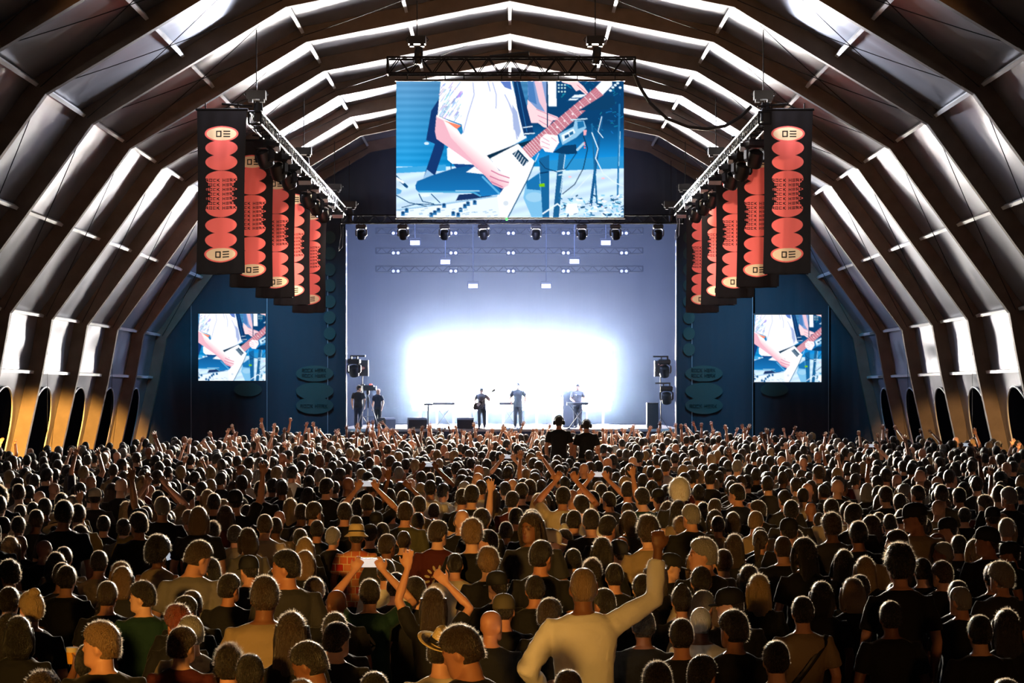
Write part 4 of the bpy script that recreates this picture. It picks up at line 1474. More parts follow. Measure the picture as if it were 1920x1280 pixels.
CLOTHES = {}
def build_pose(p):
    f = p.sex == 'f'
    sw = (0.91 if f else 1.0)
    G = p.girth
    def T(pt):   # lean the upper body about the hips
        x, y, z = pt
        if z > 0.95:
            h = z - 0.95
            y = y + h * p.lean
            x = x + h * p.leanx
        return A((x, y, z))
    shz = 1.392
    arms = []
    for s, a in ((-1, p.al), (1, p.ar)):
        e, w, d, n = a if a else DL(s)
        sh = A((s * .188 * sw, -.005, shz))
        if not a:
            e = (e[0] * sw, e[1], e[2]); w = (w[0] * sw, w[1], w[2])
            e, w = T(e), T(w)
        else:
            e, w = A(e, float), A(w, float)
        lift = max(0.0, (e[2] - 1.35)) * 0.12
        sh2 = T(sh) + A((-s * lift * 0.25, 0, lift))
        arms.append((s, sh2, e, w, d, n))
    # head matrix
    pivot = T((0, .005, 1.517))
    HM = Matrix.Translation(Vector(pivot)) @ Euler((p.pitch, p.roll, p.yaw), 'XYZ').to_matrix().to_4x4() @ Matrix.Translation(Vector((0, .022, .105)))
    # ---- skin
    g = Geo()
    torso = [(.86, .150, .105, 0), (.92, .168, .115, -.008), (.99, .160, .112, -.004), (1.08, .140 if not f else .125, .100, 0), (1.18, .148 if not f else .132, .105, 0), (1.29, .165 * sw, .115, 0), (1.38, .168 * sw, .108, -.008), (1.43, .146 * sw, .088, -.014), (1.462, .098, .070, -.014), (1.49, .068, .060, -.012)]
    g.loft([ering(T((0, yo, z)), rx * G, ry * G) for z, rx, ry, yo in torso])
    g.tube([T((0, -.014, 1.45)), T((0, -.006, 1.51)), HM @ Vector((0, -.018, -.075)), HM @ Vector((0, -.012, -.03))], [.066, .057, .055, .05] if not f else [.055, .047, .046, .045], 14)
    for (s, sh, e, w, d, n) in arms:
        m1 = sh + (e - sh) * .35
        k = (0.86 if f else 1.0)
        chest = T((s * .10, -.005, 1.385))
        g.tube([chest, sh, m1, e, e + (w - e) * .3, w, w + A(d, float) / np.linalg.norm(d) * .02], [.050 * k, .055 * k, .050 * k, .041 * k, .043 * k, .027 * k, .026 * k], 12)
        ht = p.hands[0 if s < 0 else 1]
        hand_geo(g, w, d, n, {'relax': .35, 'open': .08, 'fist': .9, 'hold': .5}[ht], 1.0 if ht == 'open' else 0.35, s, ht == 'fist')
    for s in (-1, 1):
        st_ = p.stride * s
        hip, kn, an = A((s * .088, 0, .90)), A((s * .095, .02 + st_ * .10, .49)), A((s * .10, -.02 + st_ * .16, .09))
        g.tube([hip, hip + (kn - hip) * .4, kn, kn + (an - kn) * .35, an, an - A((0, 0, .04))], [.088, .080, .056, .056, .038, .04], 14)
        g.loft([ering(an + A((0, y, z)), rx, .02 + 0 * rx, 12) + A((0, 0, 0)) for y, z, rx in ((-.04, -.02, .03), (-.04, -.06, .036))])
        g.tube([an + A((0, -.05, -.055)), an + A((0, .05, -.055)), an + A((0, .15, -.068)), an + A((0, .20, -.072))], [.034, .040, .036, .018], 12, flat=0.75)
    head_geo(g, HM)
    skin = remeshed(g, 'person', 0.0092, 0.26, 3)
    # painted-on features that are real colour: lips, brows, eyes
    n = len(skin.vertices)
    co = np.zeros(n * 3, np.float32); skin.vertices.foreach_get('co', co); co = co.reshape(-1, 3)
    inv = A(HM.inverted())
    q = co @ inv[:3, :3].T + inv[:3, 3]
    c = np.ones((n, 4), np.float32)
    face = q[:, 1] > 0.055
    ax = np.abs(q[:, 0])
    brow = face & (ax > .012) & (ax < .05) & (np.abs(q[:, 2] - .027) < .006)
    eye = face & (np.hypot((ax - .031) / 1.5, q[:, 2] - .006) < .007)
    lip = face & (ax < .024) & (np.abs(q[:, 2] + .060) < .010)
    c[brow, :3] = (.25, .2, .18); c[eye, :3] = (.12, .10, .10); c[lip, :3] = (.8, .5, .5)
    a = skin.color_attributes.new('print', 'FLOAT_COLOR', 'POINT')
    a.data.foreach_set('color', c.reshape(-1))
    # ---- shirt
    g = Geo()
    o = .016
    tr = [(.845, .176, .128, -.004), (.92, .180, .130, -.006), (1.0, .168, .124, -.002), (1.10, .158 if not f else .142, .118, 0), (1.20, .164 if not f else .148, .120, 0), (1.30, .180 * sw, .129, 0), (1.385, .186 * sw, .122, -.008), (1.435, .164 * sw, .100, -.014), (1.462, .118, .082, -.014), (1.482, .078, .068, -.012)]
    g.loft([ering(T((0, yo, z)), rx * G, ry * G, 24) for z, rx, ry, yo in tr])
    for (s, sh, e, w, d, n) in arms:
        k = (0.86 if f else 1.0)
        chest = T((s * .09, -.005, 1.375))
        if p.long_sleeve:
            pts = [chest, sh, sh + (e - sh) * .4, e, e + (w - e) * .4, e + (w - e) * .80]
            rad = [.066 * k, .070 * k, .070 * k, .064 * k, .058 * k, .048 * k]
        else:
            pts = [chest, sh, sh + (e - sh) * .35, sh + (e - sh) * .72]
            rad = [.066 * k, .069 * k, .069 * k, .067 * k]
        if p.nude_arms:
            pts, rad = [chest, sh * .6 + chest * .4], [.06 * k, .05 * k]
        g.tube(pts, rad, 14)
    ck = (p.sex, p.lean, p.leanx, str(p.al), str(p.ar), p.long_sleeve, p.girth, p.nude_arms)
    if ck not in CLOTHES:
        CLOTHES[ck] = remeshed(g, 'shirt', 0.012, 0.5, 3, 0.010, len(CLOTHES))
    shirt = CLOTHES[ck]
    # ---- trousers
    g = Geo()
    g.loft([ering(A((0, 0, z)), rx, ry, 22) for z, rx, ry in ((.82, .165, .125), (.90, .172, .128), (.98, .162, .120))])
    for s in (-1, 1):
        st_ = p.stride * s
        hip, kn, an = A((s * .088, 0, .90)), A((s * .095, .02 + st_ * .10, .49)), A((s * .10, -.02 + st_ * .16, .09))
        g.tube([hip, hip + (kn - hip) * .4, kn, kn + (an - kn) * .35, an - A((0, 0, .02))], [.098, .092, .075, .072, .062], 14)
    ck = ('trousers', p.stride)
    if ck not in CLOTHES:
        CLOTHES[ck] = remeshed(g, 'trousers', 0.016, 0.5, 3, 0.006, 5)
    trousers = CLOTHES[ck]
    g = Geo()
    for s in (-1, 1):
        st_ = p.stride * s
        an = A((s * .10, -.02 + st_ * .16, .09))
        g.tube([an + A((0, -.075, -.048)), an + A((0, -.02, -.040)), an + A((0, .08, -.048)), an + A((0, .17, -.056)), an + A((0, .225, -.062))], [.036, .050, .046, .044, .022], 12, flat=0.82)
    ck = ('shoes', p.stride)
    if ck not in CLOTHES:
        CLOTHES[ck] = remeshed(g, 'shoes', 0.012, 0.6, 2)
    shoes = CLOTHES[ck]
    return dict(skin=skin, shirt=shirt, trousers=trousers, shoes=shoes, head=HM, pose=p)

# ---- hair, in head space (origin at the head's centre, face towards +y)
def hair_geo(kind, seed=0, nu=46, nv=32, strands=3400, sw_=.0010):
    r = np.random.default_rng(seed)
    g = Geo()
    t = np.linspace(0, 2 * math.pi, nu, endpoint=False)
    ph = np.linspace(-math.pi / 2 * .96, math.pi / 2 * .985, nv)
    PH, TT = np.meshgrid(ph, t, indexing='ij')
    d = np.stack([np.cos(PH) * np.cos(TT), np.cos(PH) * np.sin(TT), np.sin(PH)], -1)
    c = d[..., 1] / np.maximum(np.hypot(d[..., 0], d[..., 1]), 1e-6)
    thick = {'short': .10, 'buzz': .035, 'crop': .14, 'long': .12, 'bob': .15, 'curly': .24, 'bun': .09, 'tail': .08, 'fringe': .035, 'spiky': .15, 'afro': .5}[kind]
    if kind in ('long', 'bob'):
        zh = np.where(c > 0, .05 + .47 * c ** 2, .05 + .9 * c)
        zh = np.where(c < 0.45, -0.75, zh)
    elif kind == 'fringe':
        zh = np.where(c > 0, .02 + 5 * c, -.05 + .55 * c)
    else:
        zh = np.where(c > 0, .02 + .50 * np.abs(c) ** 1.3, .02 + .52 * c)
    m = np.clip((d[..., 2] - zh) / .14 + .5, 0, 1)
    m = m * m * (3 - 2 * m)
    if kind == 'fringe':
        m = m * np.clip((.42 - d[..., 2]) / .15, 0, 1)
    v = d.reshape(-1, 3)
    nz = wob(v, 9, seed) * .6 + wob(v * A((3, 3, 1)), 9, seed + 1) * .4
    amp = {'curly': .10, 'spiky': .09, 'afro': .08, 'long': .03, 'bob': .03}.get(kind, .022)
    th = thick * (1 + .10 * np.clip(d[..., 2], 0, 1))
    rad = .86 + m * (.14 + th + amp * nz.reshape(m.shape))
    sk = A((.077, .098, .120))
    se = (np.abs(d) ** 2.35).sum(-1) ** (-1 / 2.35)
    pos = d * (rad * se)[..., None] * sk + A((0, -.003, 0))
    g.loft(list(pos))
    # loose strands standing off the surface
    sv, sf = [], []
    ln = {'short': .016, 'buzz': .006, 'crop': .022, 'long': .030, 'bob': .024, 'curly': .030, 'bun': .016, 'tail': .014, 'fringe': .006, 'spiky': .034, 'afro': .03}[kind]
    cand = np.argwhere(m[1:-1, :] > .75)
    for q in range(strands):
        i, j = cand[r.integers(len(cand))]
        i += 1
        a_, b_ = r.uniform(0, 1, 2)
        j2 = (j + 1) % nu
        p = (pos[i, j] * (1 - a_) + pos[i, j2] * a_) * (1 - b_) + (pos[i + 1, j] * (1 - a_) + pos[i + 1, j2] * a_) * b_
        nrm = p / sk / sk
        nrm = nrm / np.linalg.norm(nrm)
        tan = A((0, -.5, -1.0)) if kind != 'spiky' else A((0, .2, .6))
        dirn = nrm * r.uniform(.15, .7) + tan * r.uniform(.2, .9) + r.normal(size=3) * .35
        dirn = dirn / np.linalg.norm(dirn)
        sd = np.cross(dirn, nrm + r.normal(size=3) * .3)
        sd = sd / (np.linalg.norm(sd) + 1e-9) * sw_
        k0 = len(sv)
        sv += [p - nrm * .003 - sd, p - nrm * .003 + sd, p + dirn * ln * r.uniform(.3, 1.05)]
        sf.append((k0, k0 + 1, k0 + 2))
    g.nstr = (len(g.f), len(sf))
    if sv:
        g.add(sv, sf)
    if kind in ('long', 'bob'):
        n = 26
        a = np.linspace(0, 2 * math.pi, n, endpoint=False)
        end = -.36 if kind == 'long' else -.15
        rings = []
        for q in np.linspace(0, 1, 12):
            z = .06 + (end - .06) * q
            cy = -.035 - .075 * min(1, q * 1.3)
            rx = (.090 + .012 * math.sin(q * 2.5)) * (1 - .35 * max(0, q - .55) / .45)
            ry = (.070 - .030 * q) * (1 - .3 * max(0, q - .7) / .3)
            w = 1 + .05 * np.sin(a * 7 + q * 3 + seed) + .03 * np.sin(a * 13 + q * 5)
            rings.append(np.stack([rx * np.cos(a) * w, cy + ry * np.sin(a) * w, np.full(n, z)], 1))
        g.loft(rings)
        for s in (-1, 1):   # locks beside the face
            g.tube([(s * .078, .03, .05), (s * .088, .035, -.03), (s * .085, .02, -.12), (s * .085, -.01, -.2 if kind == 'long' else -.14)], [.022, .026, .026, .012], 10)
    if kind == 'bun':
        g.ell((0, -.055, .125), (.042, .042, .036), 14, 9)
    if kind == 'tail':
        g.tube([(0, -.10, .03), (0, -.135, .01), (0, -.15, -.08), (0, -.13, -.2), (0, -.125, -.26)], [.022, .03, .034, .026, .008], 12)
    return g

def smooth_mesh(g, name):
    me = fixn(g.mesh(name))
    me.polygons.foreach_set('use_smooth', np.ones(len(me.polygons), bool))
    return me

def cap_geos():
    """baseball cap: crown and visor; +y is the front"""
    n = 26
    a = np.linspace(0, 2 * math.pi, n, endpoint=False)
    crown = Geo()
    crown.loft([np.stack([.090 * r * np.cos(a), -.002 + .112 * r * np.sin(a), np.full(n, z)], 1) for r, z in ((.97, .022), (1.0, .03), (1.0, .062), (.93, .098), (.72, .128), (.38, .143), (.08, .147))])
    crown.ell((0, 0, .148), (.008, .008, .005), 8, 5)
    vis = Geo()
    rings = []
    for q in np.linspace(0, 1, 7):
        w = .082 * math.sqrt(max(0.02, 1 - (q * .93) ** 2.2))
        y = .078 + q * .085
        rings.append([(x, y - .03 * (x / .08) ** 2 * (1 - q), .030 - .010 * q - 1.6 * x * x + zz) for x, zz in [(w * k, .003) for k in np.linspace(-1, 1, 9)] + [(w * k, -.003) for k in np.linspace(1, -1, 9)]])
    vis.loft(rings)
    return crown, vis

def hat_geos(kind):
    """straw hats: brim+crown mesh and band"""
    n = 34
    a = np.linspace(0, 2 * math.pi, n, endpoint=False)
    g = Geo()
    if kind == 'fedora':
        prof_ = ((.172, .040, .020), (.165, .046, .020), (.100, .036, .0), (.094, .040, 0), (.092, .09, 0), (.082, .135, 0), (.070, .150, 0), (.045, .140, 0), (.010, .128, 0))
        pinch = True
    elif kind == 'bucket':
        prof_ = ((.140, .012, 0), (.134, .018, 0), (.105, .048, 0), (.097, .060, 0), (.094, .10, 0), (.088, .140, 0), (.070, .155, 0), (.040, .150, 0), (.010, .148, 0))
        pinch = False
    else:  # boater
        prof_ = ((.170, .038, 0), (.170, .044, 0), (.100, .046, 0), (.096, .048, 0), (.095, .09, 0), (.094, .125, 0), (.085, .130, 0), (.04, .130, 0), (.010, .130, 0))
        pinch = False
    rings = []
    for r, z, curl in prof_:
        zz = z + curl * (np.abs(np.cos(a)) ** 2) * 1.3
        x = r * np.cos(a) * (1.0 if r > .12 else .93)
        y = r * np.sin(a) * (1.05 if r > .12 else 1.14)
        if pinch and z > .12:
            zz = zz - .012 * np.exp(-(np.cos(a) * 2) ** 2)
            x = x * (1 - .18 * np.clip(np.sin(a), 0, 1))
        rings.append(np.stack([x, y - .004, zz], 1))
    g.loft(rings)
    b = Geo()
    z0 = {'fedora': .052, 'bucket': .064, 'boater': .056}[kind]
    wb_ = {'fedora': .030, 'bucket': .016, 'boater': .028}[kind]
    rr = {'fedora': .0965, 'bucket': .099, 'boater': .0985}[kind]
    ring_o = []
    for r, z in ((rr, z0), (rr + .002, z0), (rr + .001, z0 + wb_), (rr - .003, z0 + wb_)):
        ring_o.append(np.stack([r * .94 * np.cos(a), r * 1.15 * np.sin(a) - .004, np.full(n, z)], 1))
    b.loft(ring_o)
    return g, b

def headphone_geos():
    band = Geo().tube([(.098 * math.cos(t), -.005, .005 + .135 * math.sin(t)) for t in np.linspace(0.05, math.pi - .05, 22)], [.012] * 22, 10)
    cups = []
    for s in (-1, 1):
        cups.append(Geo().tube([(s * .072, -.005, -.008), (s * .085, -.005, -.008), (s * .115, -.005, -.008), (s * .122, -.005, -.008)], [.040, .046, .044, .03], 16))
    return band, cups

# materials for people
SKIN = [attr_mat('skin_%d' % i, skin=c, rough=0.5) for i, c in enumerate((S(226, 176, 148), S(206, 150, 120), S(186, 128, 98), S(128, 84, 60)))]
HAIRC = {
    'black': (.006, .005, .0045, 1), 'dark': (.013, .009, .006, 1), 'brown': (.036, .020, .011, 1), 'sandy': (.20, .12, .06, 1), 'blond': (.36, .24, .11, 1), 'grey': (.26, .25, .24, 1), 'white': (.88, .87, .85, 1), 'red': (.20, .04, .02, 1)}
HAIRM = {k: mat('hair_' + k, v, rough=0.40, spec=0.5, sheen=0.06, bump=0.8, bscale=60, aniso=(3, 3, 0.5)) for k, v in HAIRC.items()}
SHIRTC = {
    'black': (.012, .012, .013, 1), 'charcoal': (.035, .034, .036, 1), 'grey': (.16, .15, .14, 1), 'white': (.74, .71, .66, 1), 'cream': (.56, .47, .34, 1), 'tan': (.30, .22, .13, 1), 'navy': (.014, .018, .04, 1), 'green': (.012, .04, .03, 1), 'olive': (.09, .085, .04, 1), 'maroon': (.08, .015, .014, 1), 'red': (.42, .03, .02, 1), 'mustard': (.48, .30, .07, 1)}
SHIRTM = {k: mat('cloth_' + k, v, rough=0.85, spec=0.25, sheen=0.15, bump=0.9, bscale=9) for k, v in SHIRTC.items()}
TROUM = [mat('denim', (.03, .04, .07, 1), rough=0.85), mat('black_trousers', (.012, .012, .013, 1), rough=0.85)]
SHOEM = mat('dark_shoes', (.02, .018, .016, 1), rough=0.6)
STRAW = mat('pale_straw', S(225, 200, 150), rough=0.8, bump=0.5, bscale=80)
CAPM = {'capblack': mat('cap_black', (.012, .012, .013, 1), rough=0.8), 'capwhite': mat('cap_white', (.62, .55, .42, 1), rough=0.8), 'capolive': mat('cap_olive', (.09, .075, .04, 1), rough=0.8)}
BANDM = mat('hat_band', (.010, .008, .008, 1), rough=0.7)
# the red checked shirt with pale blocks
chk = bpy.data.materials.new('red_patterned_cloth')
chk.use_nodes = True
_nt = chk.node_tree
_b = _nt.nodes['Principled BSDF']
_b.inputs['Roughness'].default_value = 0.85
_tc = _nt.nodes.new('ShaderNodeTexCoord')
_br = _nt.nodes.new('ShaderNodeTexBrick')
_mp = _nt.nodes.new('ShaderNodeMapping')
_mp.inputs['Rotation'].default_value = (R(90), 0, 0)
_nt.links.new(_tc.outputs['Object'], _mp.inputs[0])
_nt.links.new(_mp.outputs[0], _br.inputs[0])
_br.inputs['Color1'].default_value = S(200, 30, 18)
_br.inputs['Color2'].default_value = S(226, 150, 100)
_br.inputs['Mortar'].default_value = S(235, 205, 160)
_br.inputs['Scale'].default_value = 6.0
_br.inputs['Mortar Size'].default_value = 0.03
_br.inputs['Brick Width'].default_value = 0.55
_br.inputs['Row Height'].default_value = 0.5
_nt.links.new(_br.outputs['Color'], _b.inputs['Base Color'])
SHIRTM['redcheck'] = chk

UP = lambda s, ex=.30, wx=.33, ez=1.66, wz=1.93, y=.08: ((s * ex, y, ez), (s * wx, y + .05, wz), (0, .15, 1), (0, 1, .1))
POSES = {}
for p in (
    Pose('stand'),
    Pose('stand_turnl', yaw=.55, leanx=.02),
    Pose('stand_turnr', yaw=-.55, leanx=-.02, pitch=.05),
    Pose('heavy', girth=1.13, pitch=-.08),
    Pose('profile_l', yaw=1.35),
    Pose('profile_r', yaw=-1.35, pitch=-.1),
    Pose('face', yaw=2.5, pitch=-.05),
    Pose('down_l', yaw=1.15, pitch=-.35, lean=.06),
    Pose('lean_r', yaw=-.8, pitch=-.35, lean=.12, leanx=.10, girth=1.05),
    Pose('raise_r', ar=UP(1), hands=('relax', 'open')),
    Pose('raise_l', al=UP(-1), hands=('open', 'relax')),
    Pose('raise_both', al=UP(-1, .36, .42, 1.6, 1.84), ar=UP(1, .36, .40, 1.6, 1.86), hands=('open', 'fist')),
    Pose('phone', al=((-.36, .20, 1.55), (-.16, .34, 1.80), (.45, .1, .8), (0, 1, 0)), ar=((.36, .20, 1.55), (.10, .34, 1.80), (-.45, .1, .8), (0, 1, 0)), hands=('hold', 'hold'), girth=1.06),
    Pose('shirt_raise', ar=((.42, .10, 1.56), (.45, .16, 1.84), (0, .1, 1), (0, 1, .1)), al=((-.33, -.06, 1.15), (-.22, .16, 1.02), (.4, .8, 0), (1, 0, 0)), long_sleeve=True, hands=('relax', 'fist'), girth=1.08),
    Pose('cup', ar=((.29, .04, 1.13), (.34, .24, 1.36), (.05, .2, 1), (-1, .1, 0)), hands=('relax', 'hold'), yaw=.2),
    Pose('f_stand', sex='f'),
    Pose('f_turnl', sex='f', yaw=.6, pitch=.05),
    Pose('f_profile', sex='f', yaw=1.35),
    Pose('f_tank', sex='f', nude_arms=True, yaw=-.25),
    Pose('f_raise', sex='f', al=UP(-1, .27, .20, 1.66, 1.90), ar=((.28, .08, 1.60), (.10, .14, 1.78), (-.6, .2, .6), (0, 1, 0)), hands=('open', 'relax')),
    Pose('guitarist', lean=.05, pitch=-.45, yaw=.25, leanx=.03, ar=((.30, -.02, 1.18), (.20, .22, 1.02), (-.5, .3, -.3), (-1, .3, 0)), al=((-.32, .05, 1.17), (-.36, .27, 1.26), (.3, .3, .6), (.5, .6, 0)), stride=.8),
    Pose('player', pitch=-.25, al=((-.27, .05, 1.14), (-.16, .32, 1.05), (.1, 1, -.1), (0, 0, -1)), ar=((.27, .05, 1.14), (.16, .32, 1.05), (-.1, 1, -.1), (0, 0, -1))),
    Pose('singer', stride=.5, yaw=-.35, al=((-.30, -.05, 1.15), (-.24, -.02, .92), (.2, 0, -1), (1, 0, 0)), ar=((.30, -.05, 1.15), (.24, -.02, .93), (-.2, 0, -1), (-1, 0, 0))),
):
    POSES[p.name] = build_pose(p)
STRAND = mat('loose_hair_strands', (.85, .68, .50, 1), rough=0.5, spec=0.1, transl=0.8)
STRAND.node_tree.nodes['Principled BSDF'].inputs['Base Color'].default_value = (.015, .011, .008, 1)
def hair_mesh(k, s):
    g = hair_geo(k, s)
    me = g.mesh('hair')
    mi = np.zeros(len(me.polygons), np.int32)
    a_, n_ = g.nstr
    mi[a_:a_ + n_] = 1
    me.polygons.foreach_set('material_index', mi)
    sm = np.ones(len(mi), bool)
    me.polygons.foreach_set('use_smooth', sm)
    me.materials.append(HAIRM['dark'])
    me.materials.append(STRAND)
    return me
HAIRS = {k: [hair_mesh(k, s) for s in (0, 1)] for k in ('short', 'buzz', 'crop', 'long', 'bob', 'curly', 'bun', 'tail', 'fringe', 'spiky', 'afro')}
_c, _v = cap_geos()
CAP = (smooth_mesh(_c, 'cap'), smooth_mesh(_v, 'visor'))
HATS = {k: tuple(smooth_mesh(q, n) for q, n in zip(hat_geos(k), ('hat', 'hat_band'))) for k in ('fedora', 'bucket', 'boater')}
_b1, _cs = headphone_geos()
PHONES = (smooth_mesh(_b1, 'headphones'), [smooth_mesh(q, 'ear_cup') for q in _cs])
_t = np.linspace(0, 2 * math.pi, 40)
STRAP = Geo().tube([(.185 * math.cos(q) * 1.02, .134 * math.sin(q), 1.20 + .25 * math.cos(q)) for q in _t], .024, 8, flat=0.3, up=(0, 1, 0)).mesh('bag_strap')

PEOPLE = []
def person(x, y, height, pose, hair, hcol, shirt, rz=0.0, z=0.0, skin=None, trousers=None, strap=False, headphones=False, tilt=0.0, gear=True):
    K = POSES[pose]
    s = height / 1.76
    o = obj('person', K['skin'], SKIN[random.choice((0, 0, 1, 1, 1, 2, 3)) if skin is None else skin], link_obj=True)
    o.location = (x, y, z)
    o.rotation_euler = (0, 0, rz)
    o.scale = (s, s, s)
    obj('shirt', K['shirt'], SHIRTM[shirt], o, link_obj=True)
    obj('trousers', K['trousers'], random.choice(TROUM) if trousers is None else TROUM[trousers], o, link_obj=True)
    obj('shoes', K['shoes'], SHOEM, o)
    HM = K['head']
    base = hair
    hat = None
    if hair.startswith('cap') or hair in HATS:
        hat, base = hair, 'short'
    if base != 'bald':
        h = obj('hair', HAIRS[base][random.randrange(2)], HAIRM[hcol], o, link_obj=True)
        h.matrix_local = HM
        if hat:
            h.scale = (0.93, 0.93, 0.88)
    if hat in HATS:
        h = obj('hat', HATS[hat][0], STRAW, o)
        h.matrix_local = HM @ Matrix.Rotation(tilt, 4, 'Y') @ Matrix.Rotation(-0.12, 4, 'X')
        obj('hat_band', HATS[hat][1], BANDM, h)
    elif hat:
        key = hat.rstrip('_b')
        key = hat[:-2] if hat.endswith('_b') else hat
        h = obj('cap', CAP[0], CAPM[key], o, link_obj=True)
        h.matrix_local = HM @ Matrix.Rotation(math.pi if hat.endswith('_b') else 0, 4, 'Z') @ Matrix.Rotation(-0.1, 4, 'X')
        obj('visor', CAP[1], CAPM[key], h, link_obj=True)
    if strap:
        obj('bag_strap', STRAP, M_blackmetal, o)
    if headphones:
        b = obj('headphones', PHONES[0], M_blackmetal, o)
        b.matrix_local = HM
        for q in PHONES[1]:
            obj('ear_cup', q, M_blackmetal, b)
    o['_look'] = f'{hair}|{hcol}|{shirt}|{pose}'
    return o

# ------------------------------------------------------------------ the band and the crew
def stage_person(px, Y, h, pose, hair, hcol, shirt, rz, label, group=None, **kw):
    p = on_stage(px, Y)
    o = person(p.x, p.y, h, pose, hair, hcol, shirt, rz, ST, **kw)
    tag(o, label, 'person', group)
    return o
gp = stage_person(903.5, 83.2, 1.70, 'guitarist', 'short', 'dark', 'grey', math.pi - 0.1, 'bent guitarist in a light shirt standing on the stage', 'band on the stage', skin=1, trousers=1)
stage_person(971, 84.6, 1.90, 'singer', 'short', 'dark', 'charcoal', math.pi, 'tall singer at the microphone in the middle of the stage', 'band on the stage', skin=1, trousers=1)
stage_person(1083, 85.5, 1.86, 'player', 'short', 'dark', 'grey', math.pi, 'keyboard player standing beside the tall pale cabinet', 'band on the stage', skin=1, trousers=1)
stage_person(672, 82.6, 1.78, 'profile_r', 'short', 'dark', 'charcoal', 0.0, 'camera operator in dark clothes behind the tripod camera', 'crew at the stage edge', skin=0)
stage_person(709, 83.0, 1.66, 'down_l', 'bald', 'dark', 'navy', math.pi - 0.5, 'bald crew member in a dark shirt looking down at a device', 'crew at the stage edge', skin=0)
# guitar of the player on stage
g0 = on_stage(903, 82.9)
e = empty('electric_guitar', (g0.x, 82.87, ST + 1.10))
e.rotation_euler = (0, -0.75, 0)
tag(e, 'dark electric guitar held by the bent guitarist', 'guitar')
M_gtr = mat('guitar_lacquer', (.02, .02, .025, 1), rough=0.25)
tq = np.linspace(0, 2 * math.pi, 28, endpoint=False)
obj('guitar_body', fixn(Geo().prism([(-.22 + (.20 + .035 * math.cos(2 * a)) * math.cos(a), (.13 + .03 * math.cos(3 * a)) * math.sin(a)) for a in tq], -.025, .025).mesh('guitar_body')), M_gtr, e)
obj('neck', Geo().box((.27, -.005, 0), (.64, .025, .05)), M_gtr, e)
obj('headstock', Geo().box((.66, 0, .01), (.17, .02, .085)), M_gtr, e)
obj('pickguard', Geo().box((-.16, -.03, 0), (.16, .006, .10)), M_white, e)
obj('strings', Geo().box((.15, -.02, 0), (.85, .002, .03)), M_chrome, e)

# two people with headphones on the mixing platform, people held up above the crowd
def crowd_person(px, ytop, Y, pose, hair, hcol, shirt, rz, label, group=None, h=1.78, **kw):
    p = P(px, ytop, Y)
    o = person(p.x, Y, h, pose, hair, hcol, shirt, rz, p.z - h * 1.005, **kw)
    tag(o, label, 'person', group)
    return o
hp = []
for px, yt, nm in ((1048, 785, 'taller of the two people with headphones standing on the mixing platform'), (1099.5, 793, 'shorter of the two people with headphones standing on the mixing platform')):
    o = crowd_person(px, yt, 43.8, 'stand', 'buzz', 'dark', 'black', 0.0, nm, 'people with headphones', h=1.86 if px < 1060 else 1.78, headphones=True, skin=2)
    o.location.z = 0.66
    hp.append(o)
o = crowd_person(517, 797, 58, 'raise_both', 'short', 'dark', 'charcoal', 0.0, 'person lifted above the far crowd below the left square screen, both arms up', h=1.75)
lift = o.location.z
o2 = person(o.location.x, o.location.y + 0.05, max(1.5, 1.62), 'stand', 'short', 'dark', 'black', 0.0)
tag(o2, 'bearer underneath the person lifted above the far crowd', 'person')

